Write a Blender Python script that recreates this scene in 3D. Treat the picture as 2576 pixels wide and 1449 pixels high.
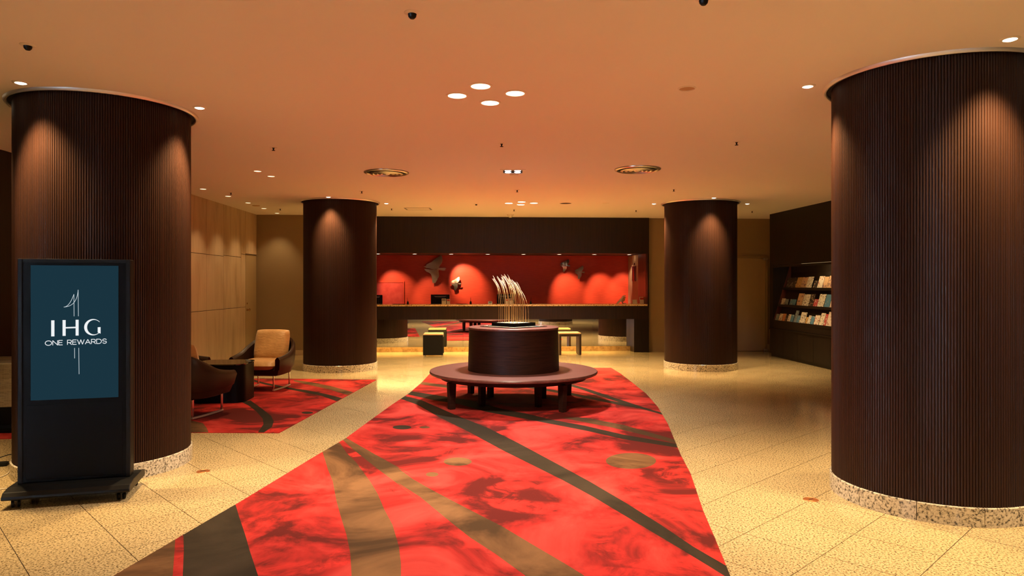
import bpy, bmesh, math, random
from math import sin, cos, pi, radians
from mathutils import Vector, Matrix, geometry

for o in list(bpy.data.objects):
    bpy.data.objects.remove(o)
SC = bpy.context.scene
COL = SC.collection

# ------------------------------------------------------------------ camera
F, CX, CY, EYE = 1734.0, 1288.0, 718.0, 1.5      # focal length and principal point in pixels, eye height
H = 3.05                                         # walls run up into the ceiling slab
def HC(Y): return 2.935 + 0.0053 * Y             # underside of the ceiling, rising very slightly to the back
TH = radians(3.4)                                # the room is turned this much against the camera axis
cam = bpy.data.cameras.new('camera')
cam.sensor_width = 36.0
cam.lens = F / 2576 * 36
cam.shift_y = -(724.5 - CY) / 2576
cam.clip_start = 0.05
cam_o = bpy.data.objects.new('camera', cam)
COL.objects.link(cam_o)
cam_o.location = (0, 0, EYE)
cam_o.rotation_euler = (pi / 2, 0, 0)
SC.camera = cam_o

# ------------------------------------------------------------------ world, exposure
w = bpy.data.worlds.new('world')
SC.world = w
w.use_nodes = True
w.node_tree.nodes['Background'].inputs[0].default_value = (0.62, 0.80, 1.0, 1)
w.node_tree.nodes['Background'].inputs[1].default_value = 2.2
SC.view_settings.view_transform = 'Standard'
SC.view_settings.look = 'None'
SC.view_settings.gamma = 1
SC.view_settings.use_curve_mapping = False
SC.view_settings.exposure = 0.16
SC.cycles.max_bounces = 9
SC.cycles.diffuse_bounces = 4
SC.cycles.use_adaptive_sampling = True
SC.cycles.adaptive_threshold = 0.025
SC.cycles.sample_clamp_indirect = 6.0
SC.cycles.caustics_reflective = False
SC.cycles.caustics_refractive = False

# lamp strengths (watts) and colours, used by the lamps' builders below
WARM = (1.0, 0.68, 0.33)
WARM2 = (1.0, 0.80, 0.58)
WHITE = (1.0, 0.86, 0.72)
W_CLUSTER, W_SQUARE, W_FAR, W_COL, W_WALL = 285, 155, 520, 430, 32
W_DAY = 170
W_DESK, W_STRIP, W_NICHE = 95, 150, 5

# ------------------------------------------------------------------ pixel helpers
def fl(x, y):
    Z = F * EYE / (y - CY)
    return ((x - CX) / F * Z, Z)
def cl(x, y):
    Z = (2.935 - EYE) / ((CY - y) / F - 0.0053)
    return ((x - CX) / F * Z, Z)
CT, ST = cos(TH), sin(TH)
def to_room(X, Y):
    return (X * CT + Y * ST, -X * ST + Y * CT)
def to_world(a, b):
    return (a * CT - b * ST, a * ST + b * CT)
def pix_b(x, y, b):            # point of the room plane b = const under a pixel -> (a, z)
    t = (x - CX) / F
    Z = b / (CT - t * ST)
    return (t * Z * CT + Z * ST, EYE - (y - CY) / F * Z)
def pix_a(x, y, a):            # point of the room plane a = const -> (b, z)
    t = (x - CX) / F
    Z = a / (t * CT + ST)
    return (Z * (CT - t * ST), EYE - (y - CY) / F * Z)

# ------------------------------------------------------------------ mesh helpers
class MB:
    def __init__(s):
        s.v = []; s.f = []; s.m = []
    def add(s, vs, fs, mi=0):
        n = len(s.v)
        s.v += [tuple(p) for p in vs]
        for f in fs:
            s.f.append(tuple(i + n for i in f)); s.m.append(mi)
        return s
    def box(s, x0, x1, y0, y1, z0, z1, mi=0):
        vs = [(x0, y0, z0), (x1, y0, z0), (x1, y1, z0), (x0, y1, z0), (x0, y0, z1), (x1, y0, z1), (x1, y1, z1), (x0, y1, z1)]
        return s.add(vs, [(3, 2, 1, 0), (4, 5, 6, 7), (0, 1, 5, 4), (1, 2, 6, 5), (2, 3, 7, 6), (3, 0, 4, 7)], mi)
    def cbox(s, c, size, mi=0):
        return s.box(c[0] - size[0] / 2, c[0] + size[0] / 2, c[1] - size[1] / 2, c[1] + size[1] / 2, c[2] - size[2] / 2, c[2] + size[2] / 2, mi)
    def lathe(s, prof, n=48, c=(0, 0, 0), mi=0, a0=0, a1=2 * pi):
        full = abs(a1 - a0 - 2 * pi) < 1e-6
        k = n if full else n + 1
        vs = []
        for i in range(k):
            a = a0 + (a1 - a0) * i / n
            for r, z in prof:
                vs.append((c[0] + r * cos(a), c[1] + r * sin(a), c[2] + z))
        p = len(prof); fs = []
        for i in range(n):
            j = (i + 1) % k
            for q in range(p - 1):
                fs.append((i * p + q, j * p + q, j * p + q + 1, i * p + q + 1))
        if not full:
            fs.append(tuple(range(p))[::-1]); fs.append(tuple((k - 1) * p + q for q in range(p)))
        return s.add(vs, fs, mi)
    def prism(s, poly, z0, z1, mi=0):
        n = len(poly)
        vs = [(x, y, z0) for x, y in poly] + [(x, y, z1) for x, y in poly]
        fs = [tuple(range(n))[::-1], tuple(range(n, 2 * n))]
        fs += [(i, (i + 1) % n, n + (i + 1) % n, n + i) for i in range(n)]
        return s.add(vs, fs, mi)
    def slabxz(s, poly, y0, y1, mi=0):      # outline in x,z extruded in y
        n = len(poly)
        vs = [(x, y0, z) for x, z in poly] + [(x, y1, z) for x, z in poly]
        fs = [tuple(range(n)), tuple(range(n, 2 * n))[::-1]]
        fs += [((i + 1) % n, i, n + i, n + (i + 1) % n) for i in range(n)]
        return s.add(vs, fs, mi)
    def tube(s, path, r, n=8, mi=0, cap=True):
        P = [Vector(p) for p in path]; vs = []
        rr = r if isinstance(r, (list, tuple)) else [r] * len(P)
        for i, p in enumerate(P):
            d = (P[min(i + 1, len(P) - 1)] - P[max(i - 1, 0)]).normalized()
            up = Vector((0, 0, 1)) if abs(d.z) < 0.9 else Vector((1, 0, 0))
            a = d.cross(up).normalized(); b = d.cross(a).normalized()
            for k in range(n):
                t = 2 * pi * k / n
                vs.append(p + (a * cos(t) + b * sin(t)) * rr[i])
        fs = []
        for i in range(len(P) - 1):
            for k in range(n):
                fs.append((i * n + k, i * n + (k + 1) % n, (i + 1) * n + (k + 1) % n, (i + 1) * n + k))
        if cap:
            fs.append(tuple(range(n))[::-1]); fs.append(tuple((len(P) - 1) * n + k for k in range(n)))
        return s.add(vs, fs, mi)
    def build(s, name, mats, parent=None, smooth=False, loc=None, rz=None, bevel=0, sub=0):
        me = bpy.data.meshes.new(name)
        me.from_pydata(s.v, [], s.f)
        bm = bmesh.new(); bm.from_mesh(me)
        bmesh.ops.recalc_face_normals(bm, faces=bm.faces)
        bm.to_mesh(me); bm.free()
        if not isinstance(mats, (list, tuple)):
            mats = [mats]
        for m in mats:
            me.materials.append(m)
        for p, mi in zip(me.polygons, s.m):
            p.material_index = mi
        if smooth:
            for p in me.polygons:
                p.use_smooth = True
            if smooth == 'auto':
                me.set_sharp_from_angle(angle=radians(35))
        o = bpy.data.objects.new(name, me)
        COL.objects.link(o)
        o.parent = parent
        if loc: o.location = loc
        if rz is not None: o.rotation_euler = (0, 0, rz)
        if bevel:
            b = o.modifiers.new('bevel', 'BEVEL'); b.width = bevel; b.segments = 2; b.limit_method = 'ANGLE'
        if sub:
            u = o.modifiers.new('subsurf', 'SUBSURF'); u.levels = sub; u.render_levels = sub
        return o

def tag(o, label, cat, group=None):
    o['label'] = label; o['category'] = cat
    if group: o['group'] = group
    return o
def struct(o):
    o['kind'] = 'structure'; return o
def thing(name, label, cat, loc=(0, 0, 0), rz=0, group=None):
    o = bpy.data.objects.new(name, None)
    o.empty_display_size = 0.1
    COL.objects.link(o)
    o.location = loc; o.rotation_euler = (0, 0, rz)
    return tag(o, label, cat, group)
def link_copy(src, parent=None, loc=None):
    c = src.copy(); COL.objects.link(c); c.parent = parent
    if loc: c.location = loc
    return c
def copy_tree(root, label=None):
    r = link_copy(root)
    if label: r['label'] = label
    for ch in [o for o in root.children if o.type != 'LIGHT']:
        c = link_copy(ch, r)
        for g in list(ch.children):
            link_copy(g, c)
    return r
def spot(name, loc, target, watts, col, angle, blend, r, parent=None):
    L = bpy.data.lights.new(name, 'SPOT')
    L.energy = watts; L.color = col; L.spot_size = radians(angle); L.spot_blend = blend; L.shadow_soft_size = r
    o = bpy.data.objects.new(name, L); COL.objects.link(o)
    base = Vector(parent.location) if parent else Vector((0, 0, 0))
    o.location = Vector(loc) - base
    o.rotation_euler = (Vector(target) - Vector(loc)).to_track_quat('-Z', 'Y').to_euler()
    o.parent = parent
    return o

# ------------------------------------------------------------------ materials
def new_mat(name, col=(0.8, 0.8, 0.8), rough=0.5, metal=0.0, spec=0.5, coat=0.0, coat_rough=0.1):
    m = bpy.data.materials.new(name); m.use_nodes = True
    b = m.node_tree.nodes['Principled BSDF']
    b.inputs['Base Color'].default_value = (*col, 1)
    b.inputs['Roughness'].default_value = rough
    b.inputs['Metallic'].default_value = metal
    b.inputs['Specular IOR Level'].default_value = spec
    b.inputs['Coat Weight'].default_value = coat
    b.inputs['Coat Roughness'].default_value = coat_rough
    return m
class N:
    def __init__(s, m):
        s.t = m.node_tree; s.b = s.t.nodes['Principled BSDF']
    def n(s, typ, **kw):
        x = s.t.nodes.new(typ)
        for k, v in kw.items(): setattr(x, k, v)
        return x
    def l(s, a, b): s.t.links.new(a, b)
    def coord(s, scale=(1, 1, 1), world=False, rot=0):
        src = s.n('ShaderNodeNewGeometry').outputs['Position'] if world else s.n('ShaderNodeTexCoord').outputs['Object']
        mp = s.n('ShaderNodeMapping')
        mp.inputs['Scale'].default_value = scale
        mp.inputs['Rotation'].default_value = (0, 0, rot)
        s.l(src, mp.inputs['Vector'])
        return mp.outputs[0]
    def noise(s, v, scale, detail=3, rough=0.5, dist=0):
        x = s.n('ShaderNodeTexNoise')
        x.inputs['Scale'].default_value = scale; x.inputs['Detail'].default_value = detail
        x.inputs['Roughness'].default_value = rough; x.inputs['Distortion'].default_value = dist
        s.l(v, x.inputs['Vector'])
        return x.outputs['Fac']
    def ramp(s, fac, stops, interp='LINEAR'):
        r = s.n('ShaderNodeValToRGB'); r.color_ramp.interpolation = interp
        e = r.color_ramp.elements
        while len(e) < len(stops): e.new(0.5)
        for q, (p, c) in zip(e, stops):
            q.position = p; q.color = (*c, 1) if len(c) == 3 else c
        s.l(fac, r.inputs[0])
        return r.outputs[0]
    def mix(s, fac, a, b, mode='MIX'):
        x = s.n('ShaderNodeMix', data_type='RGBA', blend_type=mode)
        for sock, val in ((x.inputs[0], fac), (x.inputs[6], a), (x.inputs[7], b)):
            if hasattr(val, 'links') or hasattr(val, 'is_linked'): s.l(val, sock)
            elif isinstance(val, (int, float)): sock.default_value = val
            else: sock.default_value = (*val, 1)
        return x.outputs[2]
    def math(s, op, a, b=0.0):
        x = s.n('ShaderNodeMath', operation=op)
        for i, val in enumerate((a, b)):
            if isinstance(val, (int, float)): x.inputs[i].default_value = val
            else: s.l(val, x.inputs[i])
        return x.outputs[0]
    def bump(s, h, strength=0.2, dist=0.01):
        x = s.n('ShaderNodeBump'); x.inputs['Strength'].default_value = strength; x.inputs['Distance'].default_value = dist
        s.l(h, x.inputs['Height']); s.l(x.outputs[0], s.b.inputs['Normal'])
    def color(s, c): s.l(c, s.b.inputs['Base Color'])
    def rough(s, c): s.l(c, s.b.inputs['Roughness'])

def granite_mat(name, lo, mid, hi, scale, rough):
    m = new_mat(name, mid, rough, spec=0.5); k = N(m)
    v = k.coord(world=True)
    c1 = k.ramp(k.noise(v, scale, 4, 0.62), [(0.37, lo), (0.47, mid), (0.60, hi)])
    c2 = k.ramp(k.noise(v, 1.3, 2), [(0.35, (0.90, 0.88, 0.86)), (0.65, (1, 1, 1))])
    k.color(k.mix(1.0, c1, c2, 'MULTIPLY'))
    return m
M = {}
M['floor'] = granite_mat('polished beige granite', (0.080, 0.053, 0.025), (0.41, 0.315, 0.165), (0.57, 0.45, 0.25), 85, 0.13)
M['grout'] = new_mat('floor grout', (0.06, 0.04, 0.025), 0.8)
M['stone'] = granite_mat('speckled granite', (0.05, 0.045, 0.04), (0.50, 0.45, 0.36), (0.70, 0.65, 0.55), 62, 0.18)
M['top'] = granite_mat('counter granite', (0.22, 0.12, 0.05), (0.74, 0.56, 0.32), (0.88, 0.74, 0.48), 45, 0.2)

def wood_mat(name, c0, c1, stretch, rough, coat=0.0, scale=1.0, world=False, spec=0.5):
    m = new_mat(name, c0, rough, coat=coat, spec=spec); k = N(m)
    v = k.coord(stretch, world)
    f = k.noise(v, 3 * scale, 6, 0.65, 0.6)
    k.color(k.ramp(f, [(0.3, c0), (0.7, c1)]))
    return m
M['reed'] = wood_mat('dark reeded wood', (0.015, 0.006, 0.0032), (0.040, 0.013, 0.006), (40, 40, 0.12), 0.48, 0.0, spec=0.22)
M['panel'] = wood_mat('dark wood panel vertical grain', (0.010, 0.005, 0.002), (0.030, 0.014, 0.006), (22, 22, 0.3), 0.42, spec=0.25)
M['rightwood'] = wood_mat('very dark brown wood', (0.008, 0.004, 0.002), (0.018, 0.009, 0.004), (10, 10, 0.4), 0.5, spec=0.25)
M['benchwood'] = wood_mat('mahogany bench wood', (0.009, 0.0035, 0.0025), (0.046, 0.016, 0.010), (1.2, 1.2, 22), 0.50, 0.0, spec=0.18)
M['benchseat'] = wood_mat('mahogany seat wood', (0.115, 0.047, 0.040), (0.215, 0.092, 0.080), (1.5, 14, 4), 0.36, 0.0)
M['pilaster'] = wood_mat('reddish brown wood', (0.07, 0.014, 0.006), (0.13, 0.028, 0.010), (8, 8, 0.4), 0.4)
M['ceil'] = new_mat('ceiling paint', (0.90, 0.86, 0.84), 0.85)
k = N(M['ceil']); k.bump(k.noise(k.coord(), 60, 4), 0.05, 0.004)
M['white'] = new_mat('white metal trim', (0.88, 0.85, 0.80), 0.4)
M['ringmetal'] = new_mat('pale satin metal ring', (0.88, 0.86, 0.82), 0.4, 0.75)
M['olive'] = new_mat('olive beige wall paint', (0.29, 0.21, 0.11), 0.75)
k = N(M['olive']); k.bump(k.noise(k.coord(), 180, 3), 0.12, 0.002)
M['doorolive'] = new_mat('beige door paint', (0.36, 0.265, 0.145), 0.5)
M['basebd'] = new_mat('pale baseboard', (0.55, 0.45, 0.30), 0.5)
m = M['marble'] = new_mat('travertine', (0.5, 0.38, 0.25), 0.35); k = N(m)
v = k.coord((1, 1, 0.16), world=True)
k.color(k.ramp(k.noise(v, 5, 7, 0.62, 0.5), [(0.28, (0.40, 0.28, 0.17)), (0.5, (0.55, 0.41, 0.27)), (0.75, (0.62, 0.49, 0.33))]))
M['joint'] = new_mat('dark joint', (0.06, 0.04, 0.025), 0.8)
m = M['redwall'] = new_mat('red fabric wall', (0.72, 0.06, 0.022), 0.42, spec=0.35); k = N(m)
k.color(k.ramp(k.noise(k.coord((1, 1, 14)), 6, 4), [(0.3, (0.66, 0.050, 0.018)), (0.7, (0.78, 0.070, 0.028))]))
M['reddoor'] = new_mat('red lacquer door', (0.68, 0.055, 0.035), 0.3)
k = N(M['reddoor']); k.color(k.ramp(k.noise(k.coord(), 7, 4), [(0.35, (0.60, 0.045, 0.03)), (0.65, (0.74, 0.075, 0.05))]))
M['beige'] = new_mat('beige side wall', (0.55, 0.36, 0.20), 0.7)
M['soffit'] = new_mat('dark soffit', (0.12, 0.06, 0.04), 0.6)
M['mirror'] = new_mat('mirror', (0.86, 0.86, 0.84), 0.015, 1.0)
M['plinth'] = granite_mat('plinth marble', (0.20, 0.11, 0.04), (0.27, 0.155, 0.06), (0.32, 0.19, 0.08), 12, 0.2)
M['black'] = new_mat('black lacquer', (0.003, 0.003, 0.0035), 0.4, spec=0.1)
M['blackmat'] = new_mat('matt black', (0.006, 0.005, 0.004), 0.6, spec=0.15)
M['blackplastic'] = new_mat('black plastic', (0.007, 0.007, 0.007), 0.4, spec=0.18)
M['chrome'] = new_mat('chrome', (0.75, 0.72, 0.68), 0.12, 1.0)
M['runner'] = new_mat('satin chrome', (0.85, 0.82, 0.78), 0.38, 0.9)
M['steel'] = new_mat('brushed steel', (0.50, 0.46, 0.42), 0.3, 1.0)
M['bronze'] = new_mat('brushed bronze', (0.46, 0.33, 0.22), 0.45, 1.0)
k = N(M['bronze']); k.rough(k.ramp(k.noise(k.coord((1, 1, 30)), 8, 3), [(0.3, (0.40,) * 3), (0.7, (0.55,) * 3)]))
M['brass'] = new_mat('brass', (0.60, 0.40, 0.18), 0.25, 1.0)
M['copper'] = new_mat('copper floor plate', (0.50, 0.19, 0.07), 0.35, 0.7)
M['glassblack'] = new_mat('dark glass', (0.012, 0.016, 0.014), 0.04, spec=0.6)
M['leather'] = new_mat('dark brown leather', (0.026, 0.010, 0.0045), 0.42, spec=0.3)
k = N(M['leather']); k.bump(k.noise(k.coord(), 140, 3), 0.12, 0.002)
m = M['cushion'] = new_mat('tan satin cushion', (0.62, 0.40, 0.19), 0.45, spec=0.4); k = N(m)
m.node_tree.nodes['Principled BSDF'].inputs['Sheen Weight'].default_value = 0.3
v = k.coord()
k.color(k.ramp(k.noise(v, 5, 3), [(0.35, (0.50, 0.28, 0.10)), (0.65, (0.64, 0.38, 0.15))]))
k.bump(k.noise(k.coord((1, 1, 2.4)), 14, 3, 0.5, 0.6), 0.35, 0.02)
m = M['pad'] = new_mat('tan woven pad', (0.58, 0.40, 0.20), 0.7); k = N(m)
k.bump(k.noise(k.coord(), 200, 2), 0.3, 0.003)
M['gravel'] = new_mat('cream gravel', (0.78, 0.70, 0.52), 0.8)
k = N(M['gravel']); k.bump(k.noise(k.coord(), 90, 3), 0.8, 0.01)
M['stalk'] = new_mat('dry straw', (0.62, 0.44, 0.18), 0.5)
M['ear'] = new_mat('pale wheat ear', (0.90, 0.84, 0.64), 0.6)
M['paper'] = new_mat('white card', (0.80, 0.76, 0.66), 0.6)
M['whiteplastic'] = new_mat('white plastic', (0.75, 0.72, 0.66), 0.4)
M['signred'] = new_mat('dark red plate', (0.16, 0.012, 0.014), 0.4)
M['red'] = new_mat('red print', (0.62, 0.05, 0.04), 0.5)
M['grey'] = new_mat('grey print', (0.25, 0.25, 0.26), 0.6)
M['bluegrey'] = new_mat('dark blue upholstery', (0.012, 0.016, 0.035), 0.6)
M['cablewhite'] = new_mat('pale cable', (0.55, 0.48, 0.36), 0.5)
M['dark'] = new_mat('dark recess', (0.006, 0.005, 0.004), 0.9)
m = M['news'] = new_mat('newsprint', (0.55, 0.48, 0.36), 0.8); k = N(m)
br = k.n('ShaderNodeTexBrick'); br.inputs['Scale'].default_value = 26
br.inputs['Color1'].default_value = (0.30, 0.26, 0.20, 1); br.inputs['Color2'].default_value = (0.50, 0.44, 0.33, 1)
br.inputs['Mortar'].default_value = (0.60, 0.52, 0.38, 1); br.inputs['Mortar Size'].default_value = 0.03
br.inputs['Row Height'].default_value = 0.22; br.inputs['Brick Width'].default_value = 1.2
mp = k.coord(); sx = k.n('ShaderNodeSeparateXYZ'); k.l(mp, sx.inputs[0]); cb = k.n('ShaderNodeCombineXYZ')
k.l(sx.outputs[0], cb.inputs[0]); k.l(sx.outputs[2], cb.inputs[1]); k.l(cb.outputs[0], br.inputs['Vector'])
k.color(br.outputs['Color'])
def emit(name, col, s):
    m = bpy.data.materials.new(name); m.use_nodes = True
    t = m.node_tree; t.nodes.clear()
    e = t.nodes.new('ShaderNodeEmission'); o = t.nodes.new('ShaderNodeOutputMaterial')
    e.inputs[0].default_value = (*col, 1); e.inputs[1].default_value = s
    t.links.new(e.outputs[0], o.inputs[0])
    return m
M['lamp'] = emit('warm lamp', (1.0, 0.78, 0.46), 9)
M['lampsm'] = emit('spot lamp', (1.0, 0.80, 0.52), 9)
M['lampwall'] = emit('wall lamp', (1.0, 0.76, 0.42), 2.2)
M['lampwhite'] = emit('white lamp', (0.92, 0.96, 1.0), 7)
M['strip'] = emit('light strip', (1.0, 0.72, 0.34), 4)
M['screen'] = emit('lit teal screen', (0.0103, 0.0343, 0.0513), 0.87)
M['screentext'] = emit('lit white lettering', (0.92, 0.95, 0.97), 0.85)
M['screenline'] = emit('lit pale line', (0.62, 0.70, 0.74), 0.85)
M['glass'] = new_mat('entrance glass', (1, 1, 1), 0.0)
M['glass'].node_tree.nodes['Principled BSDF'].inputs['Transmission Weight'].default_value = 1.0
M['glass'].node_tree.nodes['Principled BSDF'].inputs['IOR'].default_value = 1.02

def carpet_mat(name, bright, mid, dark, swirl):
    m = new_mat(name, mid, 0.95, spec=0.15); k = N(m)
    v = k.coord(world=True)
    cloud = k.noise(v, 1.15, 6, 0.6, 0.9)
    c = k.ramp(cloud, [(0.41, dark), (0.50, mid), (0.63, bright)])
    if swirl:
        vo = k.n('ShaderNodeTexVoronoi'); vo.inputs['Scale'].default_value = 0.85
        wv = k.n('ShaderNodeMix', data_type='VECTOR'); k.l(v, wv.inputs[4])
        nz = k.n('ShaderNodeTexNoise'); nz.inputs['Scale'].default_value = 2.2; k.l(v, nz.inputs['Vector'])
        k.l(nz.outputs['Color'], wv.inputs[5]); wv.inputs[0].default_value = 0.12
        k.l(wv.outputs[1], vo.inputs['Vector'])
        s = k.math('SINE', k.math('MULTIPLY', vo.outputs['Distance'], 17.0))
        ring = k.ramp(s, [(0.55, (0, 0, 0)), (0.8, (1, 1, 1))])
        fine = k.ramp(k.noise(v, 3.3, 5, 0.7, 1.2), [(0.42, (0, 0, 0)), (0.62, (1, 1, 1))])
        f = k.math('MULTIPLY', k.math('MULTIPLY', ring, fine), 0.55)
        c = k.mix(f, c, (0.70, 0.034, 0.026))
        dk = k.ramp(k.noise(v, 2.6, 8, 0.72, 1.6), [(0.30, (1, 1, 1)), (0.40, (0, 0, 0))])
        c = k.mix(k.math('MULTIPLY', dk, 0.7), c, dark)
    pile = k.ramp(k.noise(v, 420, 2), [(0.3, (0.82,) * 3), (0.7, (1.08,) * 3)])
    k.color(k.mix(1.0, c, pile, 'MULTIPLY'))
    k.bump(k.noise(v, 420, 2), 0.35, 0.004)
    return m
M['c_red'] = carpet_mat('red carpet', (0.50, 0.050, 0.040), (0.32, 0.017, 0.014), (0.090, 0.008, 0.006), True)
M['c_dark'] = carpet_mat('charcoal brown carpet', (0.042, 0.028, 0.016), (0.030, 0.020, 0.011), (0.020, 0.013, 0.007), False)
M['c_tan'] = carpet_mat('tan brown carpet', (0.19, 0.092, 0.038), (0.105, 0.050, 0.020), (0.050, 0.025, 0.010), False)

# ------------------------------------------------------------------ floor, carpets outlines
CARPET = [(1082, 940), (1062, 962), (1030, 990), (985, 1020), (935, 1056), (870, 1104), (790, 1151), (700, 1206), (600, 1267), (500, 1325),
          (400, 1384), (290, 1449), (60, 1585), (-260, 1770), (1960, 1770), (1886, 1590), (1836, 1449), (1800, 1360), (1768, 1285),
          (1737, 1193), (1712, 1145), (1680, 1068), (1655, 1025), (1625, 991), (1590, 963), (1560, 940), (1537, 926), (1095, 926)]
CARPET2 = [(947, 956), (702, 1090), (485, 1089), (0, 1105), (-75, 1108), (445, 953), (686, 953)]
CARPET_W = [fl(*p) for p in CARPET]
CARPET2_W = [fl(*p) for p in CARPET2]
def inside(p, poly):
    x, y = p; r = False
    for i in range(len(poly)):
        (x0, y0), (x1, y1) = poly[i - 1], poly[i]
        if (y0 > y) != (y1 > y) and x < (x1 - x0) * (y - y0) / (y1 - y0) + x0: r = not r
    return r
COLUMNS = [((-3.397, 5.773), 'dark reeded round column behind the black display kiosk', 'NL'),
           ((2.985, 4.915), 'largest dark reeded round column at the right edge', 'NR'),
           ((-3.095, 12.43), 'dark reeded round column behind the armchairs, left of the reception', 'FL'),
           ((3.44, 12.59), 'dark reeded round column between reception desk and brochure wall', 'FR')]
RW, RG = 0.643, 0.655

A_L, A_M, A_R, A_ALC = -5.10, -4.58, 6.35, 6.80
B_STEP, B_BACKL, B_F, B_BACKR, B_REAR = 11.42, 15.05, 15.27, 15.37, -4.5

floor = struct(MB().box(A_L - 0.3, A_ALC + 0.3, B_REAR - 0.3, 17.5, -0.12, -0.005).build('floor', M['grout'], rz=TH))
T = 0.4625
n2 = Vector((0.7226, 0.6912)); n1 = Vector((0.6912, -0.7226))
tile_rot = math.atan2(n1.y, n1.x)
def tile_center(i, j):
    return n2 * (1.585 + (i + 0.5) * T) + n1 * (-1.577 + (j + 0.5) * T)
cells = []
for i in range(-30, 40):
    for j in range(-45, 40):
        c = tile_center(i, j)
        a, b = to_room(c.x, c.y)
        if not (A_L - 0.3 < a < A_ALC + 0.3 and B_REAR - 0.3 < b < 16.0): continue
        cs = [c + n1 * (sx * T / 2) + n2 * (sy * T / 2) for sx in (-1, 1) for sy in (-1, 1)]
        if all(inside(q, CARPET_W) for q in cs) or all(inside(q, CARPET2_W) for q in cs): continue
        if any(all((q - Vector(cc)).length < RG for q in cs) for cc, _, _ in COLUMNS): continue
        vis = False
        if c.y > 2.9:
            px = CX + F * c.x / c.y; py = CY + F * EYE / c.y
            vis = -120 < px < 2700 and py < 1540 and -4.7 < a < 6.4 and b < 15.6
        cells.append((0 if vis else 1, c.length, c))
cells.sort(key=lambda t: (t[0], t[1]))
hs = (T - 0.0045) / 2
tile_src = MB().box(-hs, hs, -hs, hs, -0.012, 0).build('tile', M['floor'], floor)
def floor_local(c):
    a, b = to_room(c.x, c.y); return (a, b, 0)
for q, (vis, d, c) in enumerate(cells[:300]):
    o = tile_src if q == 0 else link_copy(tile_src, floor)
    o.location = floor_local(c); o.rotation_euler = (0, 0, tile_rot - TH)
rest = MB()
ct, st = cos(tile_rot - TH), sin(tile_rot - TH)
for vis, d, c in cells[300:]:
    a, b, _ = floor_local(c)
    vs = [(a + x * ct - y * st, b + x * st + y * ct, z) for z in (-0.012, 0) for x, y in ((-hs, -hs), (hs, -hs), (hs, hs), (-hs, hs))]
    rest.add(vs, [(4, 5, 6, 7), (0, 1, 5, 4), (1, 2, 6, 5), (2, 3, 7, 6), (3, 0, 4, 7)])
o = rest.build('tile_field', M['floor'], floor); o['kind'] = 'stuff'

# ------------------------------------------------------------------ ceiling and walls
cs = [(a_, b_) for a_, b_ in ((A_L - 0.3, B_REAR - 0.3), (A_ALC + 0.3, B_REAR - 0.3), (A_ALC + 0.3, 15.6), (A_L - 0.3, 15.6))]
struct(MB().add([(a_, b_, HC(a_ * ST + b_ * CT)) for a_, b_ in cs] + [(a_, b_, 3.2) for a_, b_ in cs],
                [(3, 2, 1, 0), (4, 5, 6, 7), (0, 1, 5, 4), (1, 2, 6, 5), (2, 3, 7, 6), (3, 0, 4, 7)]).build('ceiling', M['ceil'], rz=TH))
struct(MB().box(A_L - 0.2, A_L, B_REAR, -2.2, 0, H).box(A_L - 0.2, A_L, 0.6, B_STEP, 0, H).box(A_L - 0.2, A_L, -2.2, 0.6, 2.4, H).build('wall_left', M['rightwood'], rz=TH))
# dark end of the stone wall, facing the room
struct(MB().box(A_L - 0.2, A_M - 0.045, B_STEP, B_STEP + 0.1, 0, H).build('wall_left_return', M['rightwood'], rz=TH))
wm = struct(MB().box(A_L - 0.2, A_M - 0.03, B_STEP + 0.1, B_BACKL + 0.2, 0, H).build('wall_left_stone', M['joint'], rz=TH))
def stone_panel(b0, b1, z0, z1):
    MB().box(A_M - 0.03, A_M, b0, b1, z0, z1).build('stone_panel', M['marble'], wm, bevel=0.002)
g = 0.004
for b0, b1 in ((B_STEP, 12.25), (12.25, 13.08)):
    for z0, z1 in ((0, 1.062), (1.062, 2.04), (2.04, 3.03 + g)):
        stone_panel(b0 + g, b1 - g, z0 + g, z1 - g)
stone_panel(13.08 + g, 14.05 - g, 2.06 + g, 3.03)
for z0, z1 in ((0, 1.06), (1.06, 2.06)):
    stone_panel(13.08 + 2 * g, 14.05 - 2 * g, z0 + g, z1 - g)
for z0, z1 in ((0, 1.062), (1.062, 2.13), (2.13, 3.03 + g)):
    stone_panel(14.05 + g, 14.32 - g, z0 + g, z1 - g)
stone_panel(14.32 + g, B_BACKL - g, 2.15 + g, 3.03)
# flush door at the end of the stone wall
d1 = struct(MB().box(A_M - 0.028, A_M - 0.004, 14.34, B_BACKL - 0.012, 0.008, 2.13).build('door_1', M['doorolive'], rz=TH, bevel=0.002))
MB().box(A_M - 0.01, A_M + 0.006, 14.33, B_BACKL - 0.01, 2.135, 2.15).build('door_head', M['steel'], d1)
kn = MB().lathe([(0, 0), (0.026, 0), (0.026, 0.006), (0.010, 0.010), (0.010, 0.030), (0.027, 0.040), (0.030, 0.055), (0.022, 0.066), (0, 0.068)], 20)
o = kn.build('door_knob', M['brass'], d1, smooth='auto'); o.location = (A_M - 0.004, 14.42, 1.0); o.rotation_euler = (0, pi / 2, 0)
o = MB().lathe([(0, 0), (0.018, 0), (0.018, 0.008), (0, 0.010)], 16).build('lock_cylinder', M['brass'], d1, smooth='auto'); o.location = (A_M - 0.004, 14.42, 1.13); o.rotation_euler = (0, pi / 2, 0)
# back wall left of the reception
struct(MB().box(A_M - 0.2, -3.36, B_BACKL, B_BACKL + 0.2, 0, H).build('wall_back_left', M['olive'], rz=TH))
struct(MB().box(A_M + 0.02, -3.37, B_BACKL - 0.012, B_BACKL, 0, 0.11).build('baseboard_back_left', M['basebd'], rz=TH))
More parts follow.
